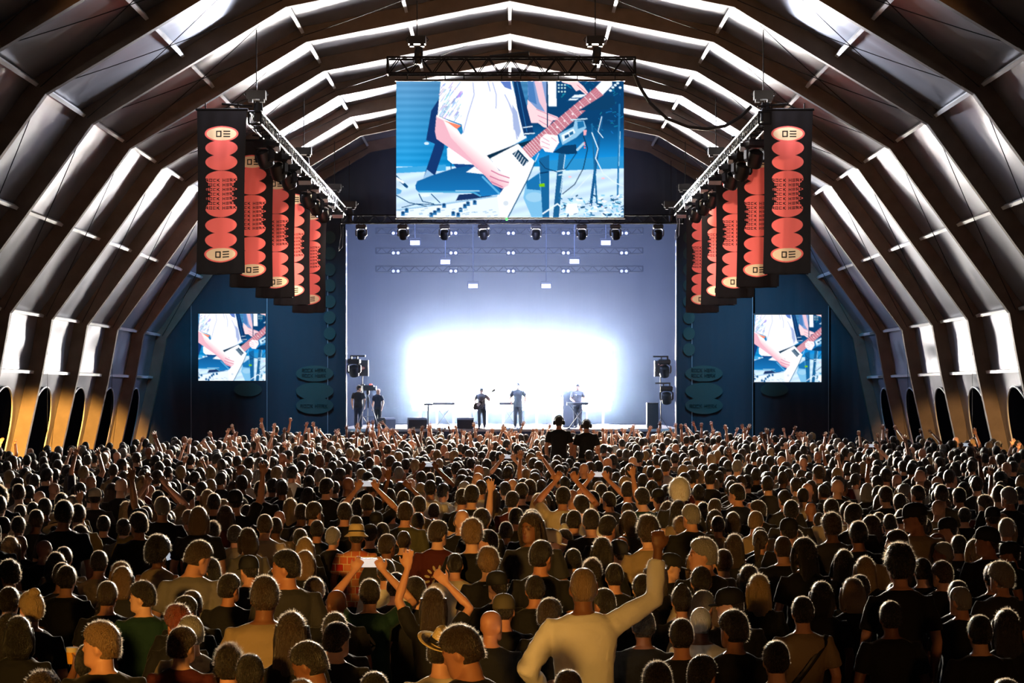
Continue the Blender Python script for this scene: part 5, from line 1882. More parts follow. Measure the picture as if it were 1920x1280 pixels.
# ------------------------------------------------------------------ the audience: people read off the photograph one by one
# (crop, x, top of head, head width) in the pixels of four enlargements; hair, hair colour, shirt, pose, body turn
HANDMADE = [
    # enlargement 0: lower left
    (0, 65, 250, 125, 'long', 'blond', 'black', 'f_stand', 0, None), (0, 172, 228, 100, 'bald', 'dark', 'black', 'stand', 0, None), (0, 222, 262, 115, 'bald', 'dark', 'black', 'stand_turnr', 0, None),
    (0, 300, 112, 100, 'boater', 'dark', 'charcoal', 'down_l', -.6, 'person in a flat straw hat with a dark band, head bowed'),
    (0, 278, 50, 112, 'short', 'brown', 'charcoal', 'stand', 0, None), (0, 410, -5, 125, 'crop', 'dark', 'black', 'stand', 0, None), (0, 545, 15, 115, 'short', 'dark', 'mustard', 'heavy', 0, None),
    (0, 570, 165, 110, 'long', 'brown', 'tan', 'f_turnl', 0, None), (0, 508, 197, 118, 'buzz', 'brown', 'white', 'stand_turnl', 0, None), (0, 390, 185, 110, 'bun', 'brown', 'black', 'f_tank', 0, None),
    (0, 448, 318, 98, 'short', 'brown', 'tan', 'stand', 0, None), (0, 398, 360, 110, 'bob', 'dark', 'black', 'f_stand', 0, None),
    (0, 870, 118, 115, 'short', 'dark', 'grey', 'stand', 0, 'tall person with short dark hair in a plain grey-brown tee'),
    (0, 690, 345, 120, 'short', 'dark', 'tan', 'stand', 0, None), (0, 190, 430, 148, 'curly', 'dark', 'black', 'stand_turnl', 0, None), (0, 395, 435, 115, 'short', 'black', 'charcoal', 'stand', 0, None),
    (0, 510, 440, 145, 'crop', 'black', 'black', 'heavy', 0, 'broad person with black flat-top hair in a black tee'),
    (0, 815, 458, 130, 'bob', 'sandy', 'charcoal', 'f_stand', 0, None), (0, 770, 430, 120, 'long', 'sandy', 'tan', 'f_turnl', 0, None), (0, 755, 560, 160, 'short', 'brown', 'black', 'stand', 0, None),
    (0, 1020, 560, 172, 'crop', 'dark', 'green', 'profile_l', 0, 'dark-haired person in a dark green polo, seen in profile and smiling'),
    (0, 985, 55, 118, 'capblack_b', 'dark', 'mustard', 'stand_turnr', 0, 'person with a black backwards cap and a yellow-lit tee looking at a phone'),
    (0, 890, 0, 98, 'long', 'blond', 'black', 'f_stand', 0, None), (0, 765, 95, 92, 'short', 'dark', 'black', 'raise_l', 0, None), (0, 1220, 60, 105, 'short', 'brown', 'black', 'stand', 0, None),
    (0, 1400, 38, 120, 'bob', 'sandy', 'black', 'stand', 0, None), (0, 1120, 85, 95, 'bob', 'brown', 'black', 'f_stand', 0, None), (0, 1500, 145, 115, 'spiky', 'dark', 'black', 'heavy', 0, None),
    (0, 1655, 165, 105, 'short', 'dark', 'tan', 'f_tank', 0, None),
    (0, 1338, 275, 160, 'crop', 'brown', 'grey', 'lean_r', 0, 'big person in a grey tee bending towards a dark-haired neighbour'),
    (0, 1490, 395, 132, 'long', 'black', 'black', 'f_profile', 0, 'dark-haired person in profile facing the bending grey tee'),
    (0, 1110, 270, 140, 'afro', 'black', 'tan', 'f_tank', 0, None), (0, 1315, 660, 170, 'short', 'dark', 'black', 'stand_turnr', 0, None), (0, 1350, 628, 140, 'short', 'brown', 'black', 'stand', 0, None),
    (0, 1262, 740, 190, 'curly', 'red', 'black', 'f_turnl', 0, 'person with curly reddish hair among dark heads'),
    (0, 1580, 505, 150, 'crop', 'dark', 'black', 'stand_turnr', 0, None),
    (0, 1725, 520, 200, 'crop', 'brown', 'tan', 'heavy', 0, 'broad person with tousled brown hair in a sand-coloured tee'),
    (0, 1755, 385, 150, 'capblack', 'dark', 'black', 'stand_turnl', 0, None),
    (0, 225, 625, 190, 'bun', 'blond', 'black', 'f_turnl', 0, 'person with a blond topknot above black clothing'),
    (0, 60, 600, 165, 'short', 'dark', 'black', 'stand', 0, None), (0, 130, 800, 200, 'bob', 'black', 'black', 'cup', 0, 'person with a black bob holding up a cup of beer'),
    (0, 735, 840, 230, 'crop', 'sandy', 'black', 'profile_l', 0, 'person with rim-lit sandy hair in profile, looking up'),
    (0, 1290, 885, 200, 'crop', 'brown', 'maroon', 'stand_turnr', 0, None),
    (0, 1565, 805, 200, 'short', 'grey', 'cream', 'stand_turnl', 0, 'grey-haired person in a cream shirt with a black shoulder strap'),
    (0, 1748, 1030, 150, 'spiky', 'dark', 'black', 'stand', 0, None), (0, 290, 1215, 160, 'curly', 'brown', 'black', 'stand', 0, None), (0, 45, 140, 130, 'capolive', 'dark', 'charcoal', 'profile_l', 0, None),
    (0, 140, 20, 92, 'short', 'dark', 'cream', 'stand', 0, None), (0, 135, 105, 108, 'crop', 'black', 'black', 'stand', 0, None), (0, 230, 2, 92, 'short', 'dark', 'tan', 'stand', 0, None), (0, 45, -40, 110, 'short', 'dark', 'cream', 'stand', 0, None),
    (0, 1040, 28, 108, 'short', 'dark', 'black', 'stand', 0, None), (0, 1740, 20, 96, 'short', 'black', 'charcoal', 'stand', 0, None), (0, 1650, 50, 96, 'short', 'black', 'charcoal', 'stand', 0, None), (0, 1590, 30, 110, 'bob', 'brown', 'maroon', 'f_stand', 0, None),
    (0, 1300, 60, 90, 'short', 'sandy', 'tan', 'stand', 0, None), (0, 60, 800, 170, 'long', 'dark', 'maroon', 'f_stand', 0, None), (0, 620, 1010, 190, 'short', 'black', 'black', 'stand', 0, None),
    # enlargement 1: lower middle left
    (1, 92, 90, 120, 'short', 'brown', 'cream', 'heavy', 0, 'brown-haired person in a long pale shirt beside the blond bob'),
    (1, 182, 60, 92, 'bald', 'dark', 'tan', 'stand', 0, None), (1, 165, 108, 92, 'short', 'dark', 'tan', 'stand', 0, None), (1, 300, 10, 105, 'short', 'dark', 'charcoal', 'stand', 0, None), (1, 405, 0, 110, 'short', 'brown', 'black', 'stand_turnr', 0, None),
    (1, 627, 10, 108, 'crop', 'dark', 'black', 'stand', 0, None), (1, 790, 35, 82, 'long', 'brown', 'black', 'f_stand', 0, None), (1, 685, 98, 108, 'short', 'dark', 'black', 'stand', 0, None),
    (1, 710, 150, 122, 'bucket', 'dark', 'redcheck', 'stand', 0, 'person in a pale straw hat and a red patterned shirt'),
    (1, 815, 160, 110, 'capblack', 'dark', 'black', 'stand', 0, None), (1, 882, 152, 85, 'short', 'dark', 'black', 'stand', 0, None), (1, 955, 15, 82, 'short', 'dark', 'grey', 'stand', 0, None), (1, 945, 75, 100, 'capblack_b', 'dark', 'black', 'stand', 0, None),
    (1, 1130, 10, 100, 'long', 'red', 'tan', 'f_stand', 0, None), (1, 1255, 10, 90, 'short', 'dark', 'charcoal', 'stand', 0, None), (1, 1162, 75, 102, 'short', 'dark', 'charcoal', 'stand', 0, None), (1, 1320, 75, 90, 'buzz', 'brown', 'black', 'stand', 0, None),
    (1, 1500, 5, 95, 'long', 'brown', 'black', 'f_stand', 0, None), (1, 1600, 60, 100, 'short', 'dark', 'black', 'stand', 0, None),
    (1, 1330, 135, 130, 'crop', 'brown', 'maroon', 'stand_turnr', 0, 'brown-haired person in a dark red tee with a round print'),
    (1, 1510, 135, 140, 'curly', 'sandy', 'black', 'stand', 0, None), (1, 1585, 195, 130, 'short', 'black', 'black', 'profile_l', 0, None), (1, 1765, 140, 100, 'short', 'dark', 'black', 'stand', 0, None),
    (1, 510, 180, 112, 'short', 'grey', 'black', 'f_tank', 0, None), (1, 430, 130, 105, 'short', 'dark', 'black', 'stand', 0, None), (1, 310, 185, 100, 'short', 'dark', 'black', 'stand', 0, None),
    (1, 345, 255, 122, 'bob', 'blond', 'black', 'f_stand', 0, 'person with a bright blond bob in a black top'),
    (1, 345, 348, 92, 'bob', 'sandy', 'black', 'f_stand', 0, None),
    (1, 230, 335, 170, 'short', 'black', 'charcoal', 'profile_l', 0, 'black-haired person in a charcoal tee talking to a bearded neighbour'),
    (1, 165, 460, 120, 'short', 'black', 'charcoal', 'face', 0, 'dark-haired person turned round to face away from the stage'),
    (1, 1092, 228, 130, 'short', 'brown', 'charcoal', 'stand_turnr', 0, None), (1, 1040, 200, 105, 'buzz', 'brown', 'black', 'stand', 0, None),
    (1, 1420, 350, 132, 'buzz', 'dark', 'cream', 'heavy', 0, 'person with cropped dark hair in a cream tee near the raised hand'),
    (1, 1640, 332, 150, 'curly', 'sandy', 'black', 'stand', 0, None), (1, 918, 405, 110, 'short', 'dark', 'white', 'stand', 0, None),
    (1, 740, 545, 165, 'crop', 'dark', 'green', 'phone', 0, 'person in a dark green tee filming with a phone held overhead'),
    (1, 565, 610, 160, 'bald', 'dark', 'black', 'stand_turnl', 0, 'bald person in black beside the one filming with a phone'),
    (1, 470, 540, 150, 'crop', 'brown', 'black', 'stand', 0, None), (1, 1110, 520, 150, 'short', 'dark', 'black', 'stand_turnl', 0, None), (1, 1000, 505, 110, 'short', 'dark', 'black', 'stand', 0, None),
    (1, 1295, 610, 180, 'long', 'brown', 'black', 'f_raise', 0, 'long-haired person with one bare arm raised high'),
    (1, 1770, 500, 125, 'capblack', 'dark', 'black', 'stand_turnl', 0, None), (1, 1665, 755, 180, 'bald', 'dark', 'black', 'stand_turnr', 0, 'bald person in black between the straw fedora and the white shirt'),
    (1, 1725, 660, 165, 'capolive', 'dark', 'black', 'stand', 0, None),
    (1, 130, 810, 225, 'long', 'brown', 'black', 'f_stand', 0, 'person with wavy brown hair rim-lit at the crown, near the bottom edge'),
    (1, 345, 950, 235, 'short', 'dark', 'tan', 'down_l', 0, 'person with short dark hair and bare-looking tan shoulders, head bowed'),
    (1, 480, 800, 200, 'crop', 'black', 'black', 'stand', 0, None), (1, 570, 840, 190, 'short', 'black', 'black', 'stand_turnr', 0, None),
    (1, 1318, 868, 225, 'fedora', 'dark', 'cream', 'stand_turnr', 0, 'person in a tilted straw fedora with a black band and a cream tee'),
    (1, 1600, 860, 248, 'crop', 'brown', 'black', 'down_l', 0, 'person in a black jacket bowing towards the straw fedora'),
    (1, 20, 1050, 130, 'short', 'dark', 'black', 'stand', 0, None), (1, 400, 1235, 150, 'short', 'sandy', 'mustard', 'stand', 0, None), (1, 860, 1210, 170, 'short', 'black', 'black', 'stand', 0, None),
    # enlargement 2: lower middle right
    (2, 505, 455, 200, 'buzz', 'sandy', 'white', 'shirt_raise', 0, 'person in a long white shirt with one arm stretched up'),
    (2, 65, 185, 130, 'capwhite_b', 'dark', 'tan', 'stand', 0, 'person with a pale cap worn backwards over a tan tee'),
    (2, 285, 205, 138, 'capwhite', 'dark', 'black', 'profile_r', 0, None), (2, 205, 65, 145, 'long', 'brown', 'charcoal', 'face', 0, 'brown-haired person looking back over the crowd'),
    (2, 385, 80, 105, 'short', 'dark', 'black', 'stand', 0, None), (2, 515, 50, 122, 'crop', 'dark', 'black', 'heavy', 0, None), (2, 710, 95, 125, 'short', 'dark', 'charcoal', 'stand_turnr', 0, None), (2, 815, 0, 100, 'buzz', 'brown', 'tan', 'stand', 0, None),
    (2, 185, 275, 158, 'short', 'dark', 'black', 'stand_turnr', 0, None), (2, 420, 195, 112, 'short', 'dark', 'tan', 'face', 0, None), (2, 640, 245, 140, 'long', 'dark', 'black', 'f_stand', 0, None), (2, 755, 280, 138, 'capblack_b', 'brown', 'black', 'stand_turnl', 0, None),
    (2, 768, 235, 118, 'bald', 'dark', 'charcoal', 'stand', 0, None), (2, 960, 215, 116, 'buzz', 'brown', 'black', 'heavy', 0, None), (2, 975, 110, 140, 'curly', 'brown', 'tan', 'f_stand', 0, None), (2, 1190, 112, 112, 'spiky', 'sandy', 'black', 'stand', 0, None),
    (2, 1455, 100, 108, 'short', 'dark', 'tan', 'stand', 0, None),
    (2, 1378, 255, 160, 'crop', 'grey', 'black', 'profile_l', .2, 'grey-haired person in black, face turned sideways'),
    (2, 1570, 230, 130, 'long', 'brown', 'black', 'f_stand', 0, None), (2, 1750, 180, 120, 'short', 'dark', 'charcoal', 'stand', 0, None), (2, 1350, 5, 95, 'long', 'dark', 'black', 'f_stand', 0, None), (2, 1425, 60, 102, 'long', 'dark', 'black', 'f_turnl', 0, None),
    (2, 1560, 75, 105, 'bob', 'brown', 'black', 'f_stand', 0, None), (2, 1685, 0, 92, 'bald', 'dark', 'black', 'stand', 0, None),
    (2, 1495, 335, 145, 'short', 'brown', 'tan', 'stand', 0, 'brown-haired person in a tan tee behind the black visor cap'),
    (2, 1240, 345, 120, 'long', 'sandy', 'black', 'f_turnl', 0, None), (2, 1100, 365, 130, 'capblack', 'dark', 'black', 'profile_r', 0, None), (2, 1040, 410, 158, 'long', 'brown', 'black', 'f_stand', 0, None),
    (2, 1338, 455, 165, 'short', 'black', 'cream', 'heavy', 0, 'black-haired person in a cream shirt beside the long brown hair'),
    (2, 1370, 630, 170, 'short', 'grey', 'cream', 'stand_turnr', 0, None),
    (2, 1595, 610, 180, 'capblack', 'dark', 'black', 'profile_l', 0, 'person in a black cap with a long visor seen in profile'),
    (2, 1335, 735, 182, 'buzz', 'white', 'white', 'heavy', 0, 'white-stubbled bald person in a white tee'),
    (2, 1530, 760, 205, 'crop', 'black', 'black', 'stand_turnl', 0, None), (2, 1350, 1080, 230, 'short', 'black', 'maroon', 'stand_turnr', 0, 'person with glossy black hair at the bottom edge'), (2, 1030, 1130, 215, 'crop', 'dark', 'black', 'stand', 0, None),
    (2, 710, 430, 140, 'short', 'dark', 'black', 'stand', 0, None), (2, 580, 415, 130, 'spiky', 'dark', 'black', 'stand', 0, None), (2, 920, 510, 125, 'short', 'dark', 'black', 'stand', 0, None), (2, 650, 610, 158, 'short', 'dark', 'black', 'stand_turnl', 0, None),
    (2, 250, 680, 150, 'crop', 'brown', 'black', 'stand_turnr', 0, None), (2, 120, 510, 125, 'short', 'dark', 'black', 'stand', 0, None), (2, 1705, 510, 150, 'long', 'blond', 'black', 'f_stand', 0, 'person with long blond hair behind the black visor cap'),
    (2, 1675, 450, 130, 'long', 'dark', 'black', 'f_stand', 0, None), (2, 220, 1190, 170, 'short', 'brown', 'black', 'stand', 0, None), (2, 1200, 590, 112, 'bun', 'dark', 'black', 'f_stand', 0, None), (2, 1090, 10, 92, 'long', 'blond', 'tan', 'f_tank', 0, None), (2, 1172, -10, 108, 'long', 'dark', 'tan', 'f_tank', 0, None),
    (2, 380, 330, 110, 'short', 'black', 'black', 'stand', 0, None), (2, 1230, 830, 170, 'short', 'black', 'black', 'stand', 0, None), (2, 930, 760, 170, 'short', 'black', 'black', 'heavy', 0, None),
    (2, 1193, -140, 135, 'afro', 'white', 'charcoal', 'stand', 0, 'person with a bright white fluffy head of hair'),
    # enlargement 3: lower right
    (3, 110, 235, 140, 'buzz', 'brown', 'black', 'heavy', 0, 'broad person with cropped hair and a wide black back'),
    (3, 262, 255, 150, 'long', 'black', 'black', 'f_turnl', 0, None), (3, 365, 70, 102, 'buzz', 'brown', 'charcoal', 'heavy', 0, None), (3, 150, 120, 130, 'capblack', 'dark', 'black', 'stand', 0, None), (3, 195, 195, 92, 'bob', 'sandy', 'tan', 'f_stand', 0, None),
    (3, 640, 140, 132, 'crop', 'black', 'black', 'stand', 0, None), (3, 740, 130, 112, 'capblack', 'brown', 'tan', 'profile_l', 0, None), (3, 850, 195, 140, 'short', 'brown', 'tan', 'profile_l', 0, None), (3, 1000, 125, 92, 'capwhite_b', 'dark', 'tan', 'stand', 0, None),
    (3, 935, 310, 180, 'curly', 'black', 'black', 'f_stand', 0, 'person with a mass of dark curls in black'),
    (3, 610, 340, 130, 'long', 'black', 'black', 'f_tank', 0, None), (3, 712, 390, 132, 'long', 'blond', 'black', 'f_stand', 0, 'person with long blond hair beside the dark curls'),
    (3, 655, 525, 150, 'short', 'black', 'olive', 'heavy', 0, 'big person with dark hair and a plain olive tee'),
    (3, 585, 540, 110, 'bob', 'blond', 'black', 'f_stand', 0, None),
    (3, 195, 665, 150, 'short', 'black', 'tan', 'stand', 0, 'dark-haired person in a tan tee with a diagonal bag strap'),
    (3, 1205, 210, 112, 'bald', 'dark', 'black', 'profile_l', 0, None), (3, 1225, 280, 112, 'short', 'grey', 'black', 'profile_l', 0, None), (3, 1265, 420, 140, 'crop', 'brown', 'black', 'stand_turnl', 0, None), (3, 1090, 400, 138, 'short', 'dark', 'black', 'stand', 0, None),
    (3, 1220, 580, 132, 'buzz', 'grey', 'black', 'stand_turnl', 0, 'grey-cropped person in black beside the curly grey head'),
    (3, 1345, 560, 130, 'short', 'dark', 'black', 'stand', 0, None), (3, 1645, 435, 160, 'curly', 'grey', 'charcoal', 'stand_turnl', 0, 'person with curly grey hair in a dark collared shirt'),
    (3, 1470, 265, 122, 'long', 'blond', 'maroon', 'f_turnl', 0, 'long-haired blond person in a dark red top'),
    (3, 1565, 180, 140, 'capblack_b', 'brown', 'black', 'profile_l', 0, None), (3, 1080, 15, 150, 'capblack', 'dark', 'tan', 'profile_l', 0, 'person in a black cap seen in profile above the dark curls'),
    (3, 1725, 285, 120, 'capblack', 'dark', 'black', 'profile_l', 0, None), (3, 1590, 40, 112, 'capblack', 'dark', 'tan', 'stand', 0, None), (3, 1660, 75, 102, 'bald', 'dark', 'black', 'stand', 0, None), (3, 1390, 40, 100, 'short', 'dark', 'black', 'stand', 0, None), (3, 1285, 115, 118, 'capblack', 'dark', 'black', 'profile_l', 0, None),
    (3, 610, 10, 122, 'short', 'black', 'black', 'stand_turnr', 0, None), (3, 440, 15, 100, 'short', 'brown', 'black', 'stand', 0, None), (3, 345, 0, 92, 'bald', 'dark', 'charcoal', 'stand', 0, None), (3, 530, 0, 95, 'long', 'brown', 'black', 'f_stand', 0, None), (3, 790, 75, 92, 'short', 'brown', 'black', 'stand', 0, None), (3, 855, 85, 102, 'short', 'dark', 'black', 'stand', 0, None),
    (3, 1690, 760, 175, 'long', 'dark', 'black', 'f_stand', 0, None), (3, 1690, 1250, 190, 'short', 'dark', 'black', 'stand', 0, None), (3, 1100, 120, 100, 'short', 'dark', 'black', 'stand', 0, None), (3, 945, 50, 100, 'short', 'dark', 'black', 'stand', 0, None), (3, 1530, 430, 110, 'short', 'dark', 'black', 'stand', 0, None),
    (3, 1350, 235, 110, 'short', 'dark', 'black', 'stand', 0, None), (3, 1050, 580, 140, 'bob', 'dark', 'black', 'f_stand', 0, None), (3, 870, 700, 150, 'short', 'black', 'black', 'stand', 0, None), (3, 400, 560, 130, 'bob', 'black', 'black', 'f_stand', 0, None), (3, 1500, 800, 160, 'short', 'black', 'black', 'stand', 0, None), (3, 60, 980, 180, 'short', 'black', 'black', 'stand', 0, None),
]
AUD = []          # (x, y)
ROWS = []         # dict per person
for (c, cx, cy, cw, hair, hcol, shirt, pose, rz, lab) in HANDMADE:
    px, yt = 480 * c + cx / 3.765, 940 + cy / 3.765
    Y = F * 0.180 / (cw / 3.765)
    H = (yt - HOR) * Y / F
    hgt = min(1.93, max(1.58, CAMZ - H))
    Y = F * (CAMZ - hgt) / (yt - HOR)
    hh = hgt - (0.03 if hair in HATS else 0.0)
    ROWS.append(dict(x=(px - CX) * Y / F, y=Y, h=hh, hair=hair, hcol=hcol, shirt=shirt, pose=pose, rz=rz, lab=lab, strap=bool(lab and 'strap' in lab), tilt=0.35 if hair == 'fedora' else 0.0))
for px, py, lb in ((690, 908, 'glowing phone held up in the crowd nearest the camera side of the mixing platform'), (806, 872, 'glowing phone held up before the shorter railed end of the platform'), (955, 857, 'small glowing phone held up just before the platform rail'), (1128, 891, 'bright phone held up below the two people with headphones'), (1642, 836, 'tiny glowing phone held up below the second-nearest right arch'), (1820, 834, 'tiny glowing phone held up beside the outermost right arch foot')):
    Y = F * (CAMZ - 1.86) / (py - HOR)
    ROWS.append(dict(x=(px - CX) * Y / F, y=Y, h=1.75, hair='short', hcol='dark', shirt='black', pose='phone', rz=0.0, lab=None, strap=False, tilt=0.0, phone=lb))
# push apart the ones that would stand inside each other
pts = np.array([(r['x'], r['y']) for r in ROWS])
for _ in range(80):
    u = pts / A((0.50, 0.36))
    d = u[:, None] - u[None]
    dist = np.hypot(d[..., 0], d[..., 1]) + np.eye(len(pts)) * 9
    mv = (np.clip(1.0 - dist, 0, None)[..., None] * d / dist[..., None] * 0.3).sum(1)
    pts[:, 0] += mv[:, 0] * 0.50 * 0.35
    pts[:, 1] += mv[:, 1] * 0.36
for r, q in zip(ROWS, pts):
    k = q[1] / r['y']
    r['x'], r['y'] = float(q[0]), float(q[1])

# the rest of the audience, standing wherever there is room
hair_pick = [('short', 'dark', 20), ('short', 'black', 12), ('short', 'brown', 14), ('crop', 'dark', 8), ('crop', 'brown', 6), ('buzz', 'brown', 5), ('buzz', 'dark', 5), ('bald', 'dark', 6), ('short', 'grey', 4), ('short', 'sandy', 4), ('curly', 'brown', 3), ('spiky', 'dark', 2),
             ('long', 'dark', 8), ('long', 'brown', 8), ('long', 'blond', 7), ('bob', 'brown', 4), ('bob', 'blond', 3), ('bun', 'brown', 2), ('tail', 'brown', 3), ('capblack', 'dark', 3), ('capblack_b', 'dark', 2), ('capwhite', 'dark', 1)]
shirt_pick = [('black', 40), ('charcoal', 16), ('navy', 8), ('grey', 7), ('white', 7), ('cream', 6), ('tan', 7), ('maroon', 3), ('olive', 3), ('green', 2), ('mustard', 2)]
def wpick(L):
    w = [q[-1] for q in L]
    return random.choices(L, w)[0]
cell = {}
def near_ok(x, y, r):
    i, j = int(math.floor(x / .6)), int(math.floor(y / .6))
    for a in (-1, 0, 1):
        for b in (-1, 0, 1):
            for (u, v) in cell.get((i + a, j + b), ()):
                if (u - x) ** 2 + (v - y) ** 2 < r * r:
                    return False
    return True
def put_cell(x, y):
    cell.setdefault((int(math.floor(x / .6)), int(math.floor(y / .6))), []).append((x, y))
for r in ROWS:
    put_cell(r['x'], r['y'])
for o in hp:
    for dx in (-0.5, 0, 0.5):
        for dy in (-0.5, 0, 0.5):
            put_cell(o.location.x + dx, o.location.y + dy)
FILL = []
tries = 0
while tries < 60000:
    tries += 1
    y = math.sqrt(random.uniform(20.5 ** 2, 65.0 ** 2))
    lim = min(0.262 * y + 0.6, 13.6)
    x = random.uniform(-lim, lim)
    if y > 64 - (4.3 if x < 0 else 1.8) * max(0, abs(x) - 7):
        continue
    rr = 0.53 if y < 30 else 0.55
    if abs(x - p0.x + 0.9) < 2.7 and 43.1 < y < 45.3:
        continue
    if y < 25 and not near_ok(x, y, 0.72):
        continue
    if not near_ok(x, y, rr):
        continue
    put_cell(x, y)
    FILL.append((y, x))
FILL.sort()
NIND = max(0, 300 - len(ROWS))
inview = [q for q in FILL if abs(q[1]) < 0.251 * q[0]]
rest = [q for q in FILL if abs(q[1]) >= 0.251 * q[0]] + inview[NIND:]
for (y, x) in inview[:NIND]:
    hr = wpick(hair_pick)
    fem = hr[0] in ('long', 'bob', 'bun', 'tail')
    u = random.random()
    if fem:
        pose = random.choices(['f_stand', 'f_turnl', 'f_tank', 'f_raise', 'f_profile'], [6, 3, 2, .5, .6])[0]
        h = random.uniform(1.58, 1.74)
    else:
        pose = random.choices(['stand', 'stand_turnl', 'stand_turnr', 'heavy', 'profile_l', 'raise_r', 'raise_l', 'phone', 'raise_both'], [8, 3, 3, 3, .5, .35, .35, .2, .15])[0]
        h = random.uniform(1.66, 1.86)
    ROWS.append(dict(x=x, y=y, h=h, hair=hr[0], hcol=hr[1], shirt=wpick(shirt_pick)[0], pose=pose, rz=random.uniform(-.35, .35), lab=None, strap=random.random() < .04, tilt=0))

for r in ROWS:
    o = person(r['x'], r['y'], r['h'], r['pose'], r['hair'], r['hcol'], r['shirt'], r['rz'], strap=r['strap'], tilt=r['tilt'])
    r['obj'] = o
    r['px'] = CX + r['x'] * F / r['y']
    r['py'] = HOR + (CAMZ - r['h']) * F / r['y']

# labels: landmarks are described by themselves, the others by their look and the landmark they stand by
HW = {'short': 'short {c} hair', 'crop': 'thick short {c} hair', 'buzz': 'cropped {c} hair', 'bald': 'a bald head', 'long': 'long {c} hair', 'bob': 'a {c} bob', 'curly': 'curly {c} hair', 'bun': 'a {c} topknot', 'tail': 'a {c} ponytail', 'spiky': 'spiky {c} hair', 'afro': 'a round mass of {c} hair', 'capblack': 'a black cap', 'capblack_b': 'a backwards black cap', 'capwhite': 'a pale cap', 'capwhite_b': 'a backwards pale cap', 'capolive': 'an olive cap'}
SHORT = {}
LAND = [r for r in ROWS if r['lab']]
land_name = {
    'flat straw hat': 'flat straw hat', 'grey-brown tee': 'tall grey-brown tee', 'flat-top': 'black flat-top', 'green polo': 'green polo profile', 'backwards cap and a yellow': 'yellow-lit tee', 'bending towards': 'bending grey tee', 'facing the bending': 'dark-haired profile', 'reddish': 'reddish curls', 'tousled': 'tousled brown head', 'blond topknot above': 'blond topknot', 'rim-lit sandy': 'sandy profile', 'black shoulder strap': 'cream shirt with strap', 'long pale shirt': 'long pale shirt', 'straw hat and a red': 'red patterned shirt', 'round print': 'dark red tee', 'bright blond bob': 'bright blond bob', 'charcoal tee talking': 'charcoal-tee talker', 'turned round': 'turned-round face', 'near the raised hand': 'cream tee by the raised hand', 'held overhead': 'overhead phone', 'beside the one filming': 'bald head by the phone', 'bare arm raised': 'raised bare arm', 'between the straw fedora': 'bald head by the fedora', 'wavy brown': 'wavy brown hair', 'bare-looking': 'bowed tan shoulders', 'tilted straw fedora': 'straw fedora', 'black jacket': 'bowing black jacket', 'long white shirt': 'white shirt with raised arm', 'pale cap worn': 'backwards pale cap', 'looking back': 'face looking back', 'face turned sideways': 'sideways grey head', 'tan tee behind': 'tan tee by the visor', 'cream shirt beside': 'cream shirt by long hair', 'long visor': 'long black visor', 'white-stubbled': 'white tee', 'glossy black': 'glossy black hair', 'long blond hair behind': 'blond hair by the visor', 'wide black back': 'wide black back', 'mass of dark curls': 'dark curls', 'beside the dark curls': 'blond by the curls', 'olive tee': 'plain olive tee', 'diagonal bag': 'diagonal bag strap', 'grey-cropped': 'cropped grey head', 'curly grey hair': 'curly grey head', 'dark red top': 'blond in dark red', 'above the dark curls': 'black-capped profile', 'black bob holding': 'held-up beer cup', 'white fluffy': 'white fluffy hair'}
for r in LAND:
    r['short'] = next((v for k, v in land_name.items() if k in r['lab']), 'unnamed')
count = {}
for r in sorted(ROWS, key=lambda q: q['y']):
    if r['lab']:
        lab = r['lab']
    else:
        def far(m):
            return math.hypot(m['px'] - r['px'], (m['py'] - r['py']) * 1.6)
        m = min(LAND, key=far)
        if abs(m['px'] - r['px']) > 1.4 * abs(m['py'] - r['py']):
            rel = 'beside'
        else:
            rel = 'behind' if r['y'] > m['y'] else 'before'
        hw = HW[r['hair']].format(c=r['hcol'])
        look = f"{hw}, {r['shirt']} top,"
        key = (look, m['short'], rel)
        count[key] = count.get(key, 0) + 1
        od = '' if count[key] == 1 else ORD[count[key] - 1] + ' '
        lab = f"{od}person with {look} {rel} the {m['short']}"
        if r['pose'] in ('raise_r', 'raise_l', 'f_raise'):
            lab = f"{od}person with {hw} raising an arm {rel} the {m['short']}"
    tag(r['obj'], lab, 'person', 'people of the audience near the camera')
for o in bpy.data.objects:
    if '_look' in o:
        del o['_look']

# things in hands
def hand_point(o, loc):
    return o.matrix_basis @ Vector(loc)
M_phone = mat('phone_back', (.02, .02, .022, 1), rough=0.3)
M_lit = mat('phone_display', (.5, .6, .8, 1), emit=(.75, .85, 1.0, 1), estr=0.5)
def phone(loc, rot, label, flat=False):
    o = obj('mobile_phone', Geo().box((0, 0, 0), (.15, .010, .075)), M_phone, loc=loc, rot=rot)
    obj('display', Geo().box((0, -.006, 0), (.138, .003, .066)), M_lit, o)
    tag(o, label, 'phone', 'phones held up in the crowd')
    return o
fr = next(r for r in ROWS if r['pose'] == 'phone' and r['lab'])
phone(hand_point(fr['obj'], (-.03, .37, 1.87)), (0, 0, 0), 'phone held overhead with both hands by the green tee')
cap_r = next(r for r in ROWS if r['lab'] and 'looking at a phone' in r['lab'])
phone(hand_point(cap_r['obj'], (.30, -.02, 1.28)), (-.5, 1.3, .2), 'lit phone display in front of the yellow-lit tee')
for r in ROWS:
    if r.get('phone'):
        phone(hand_point(r['obj'], (-.03, .37, 1.87)), (0, 0, 0), r['phone'])
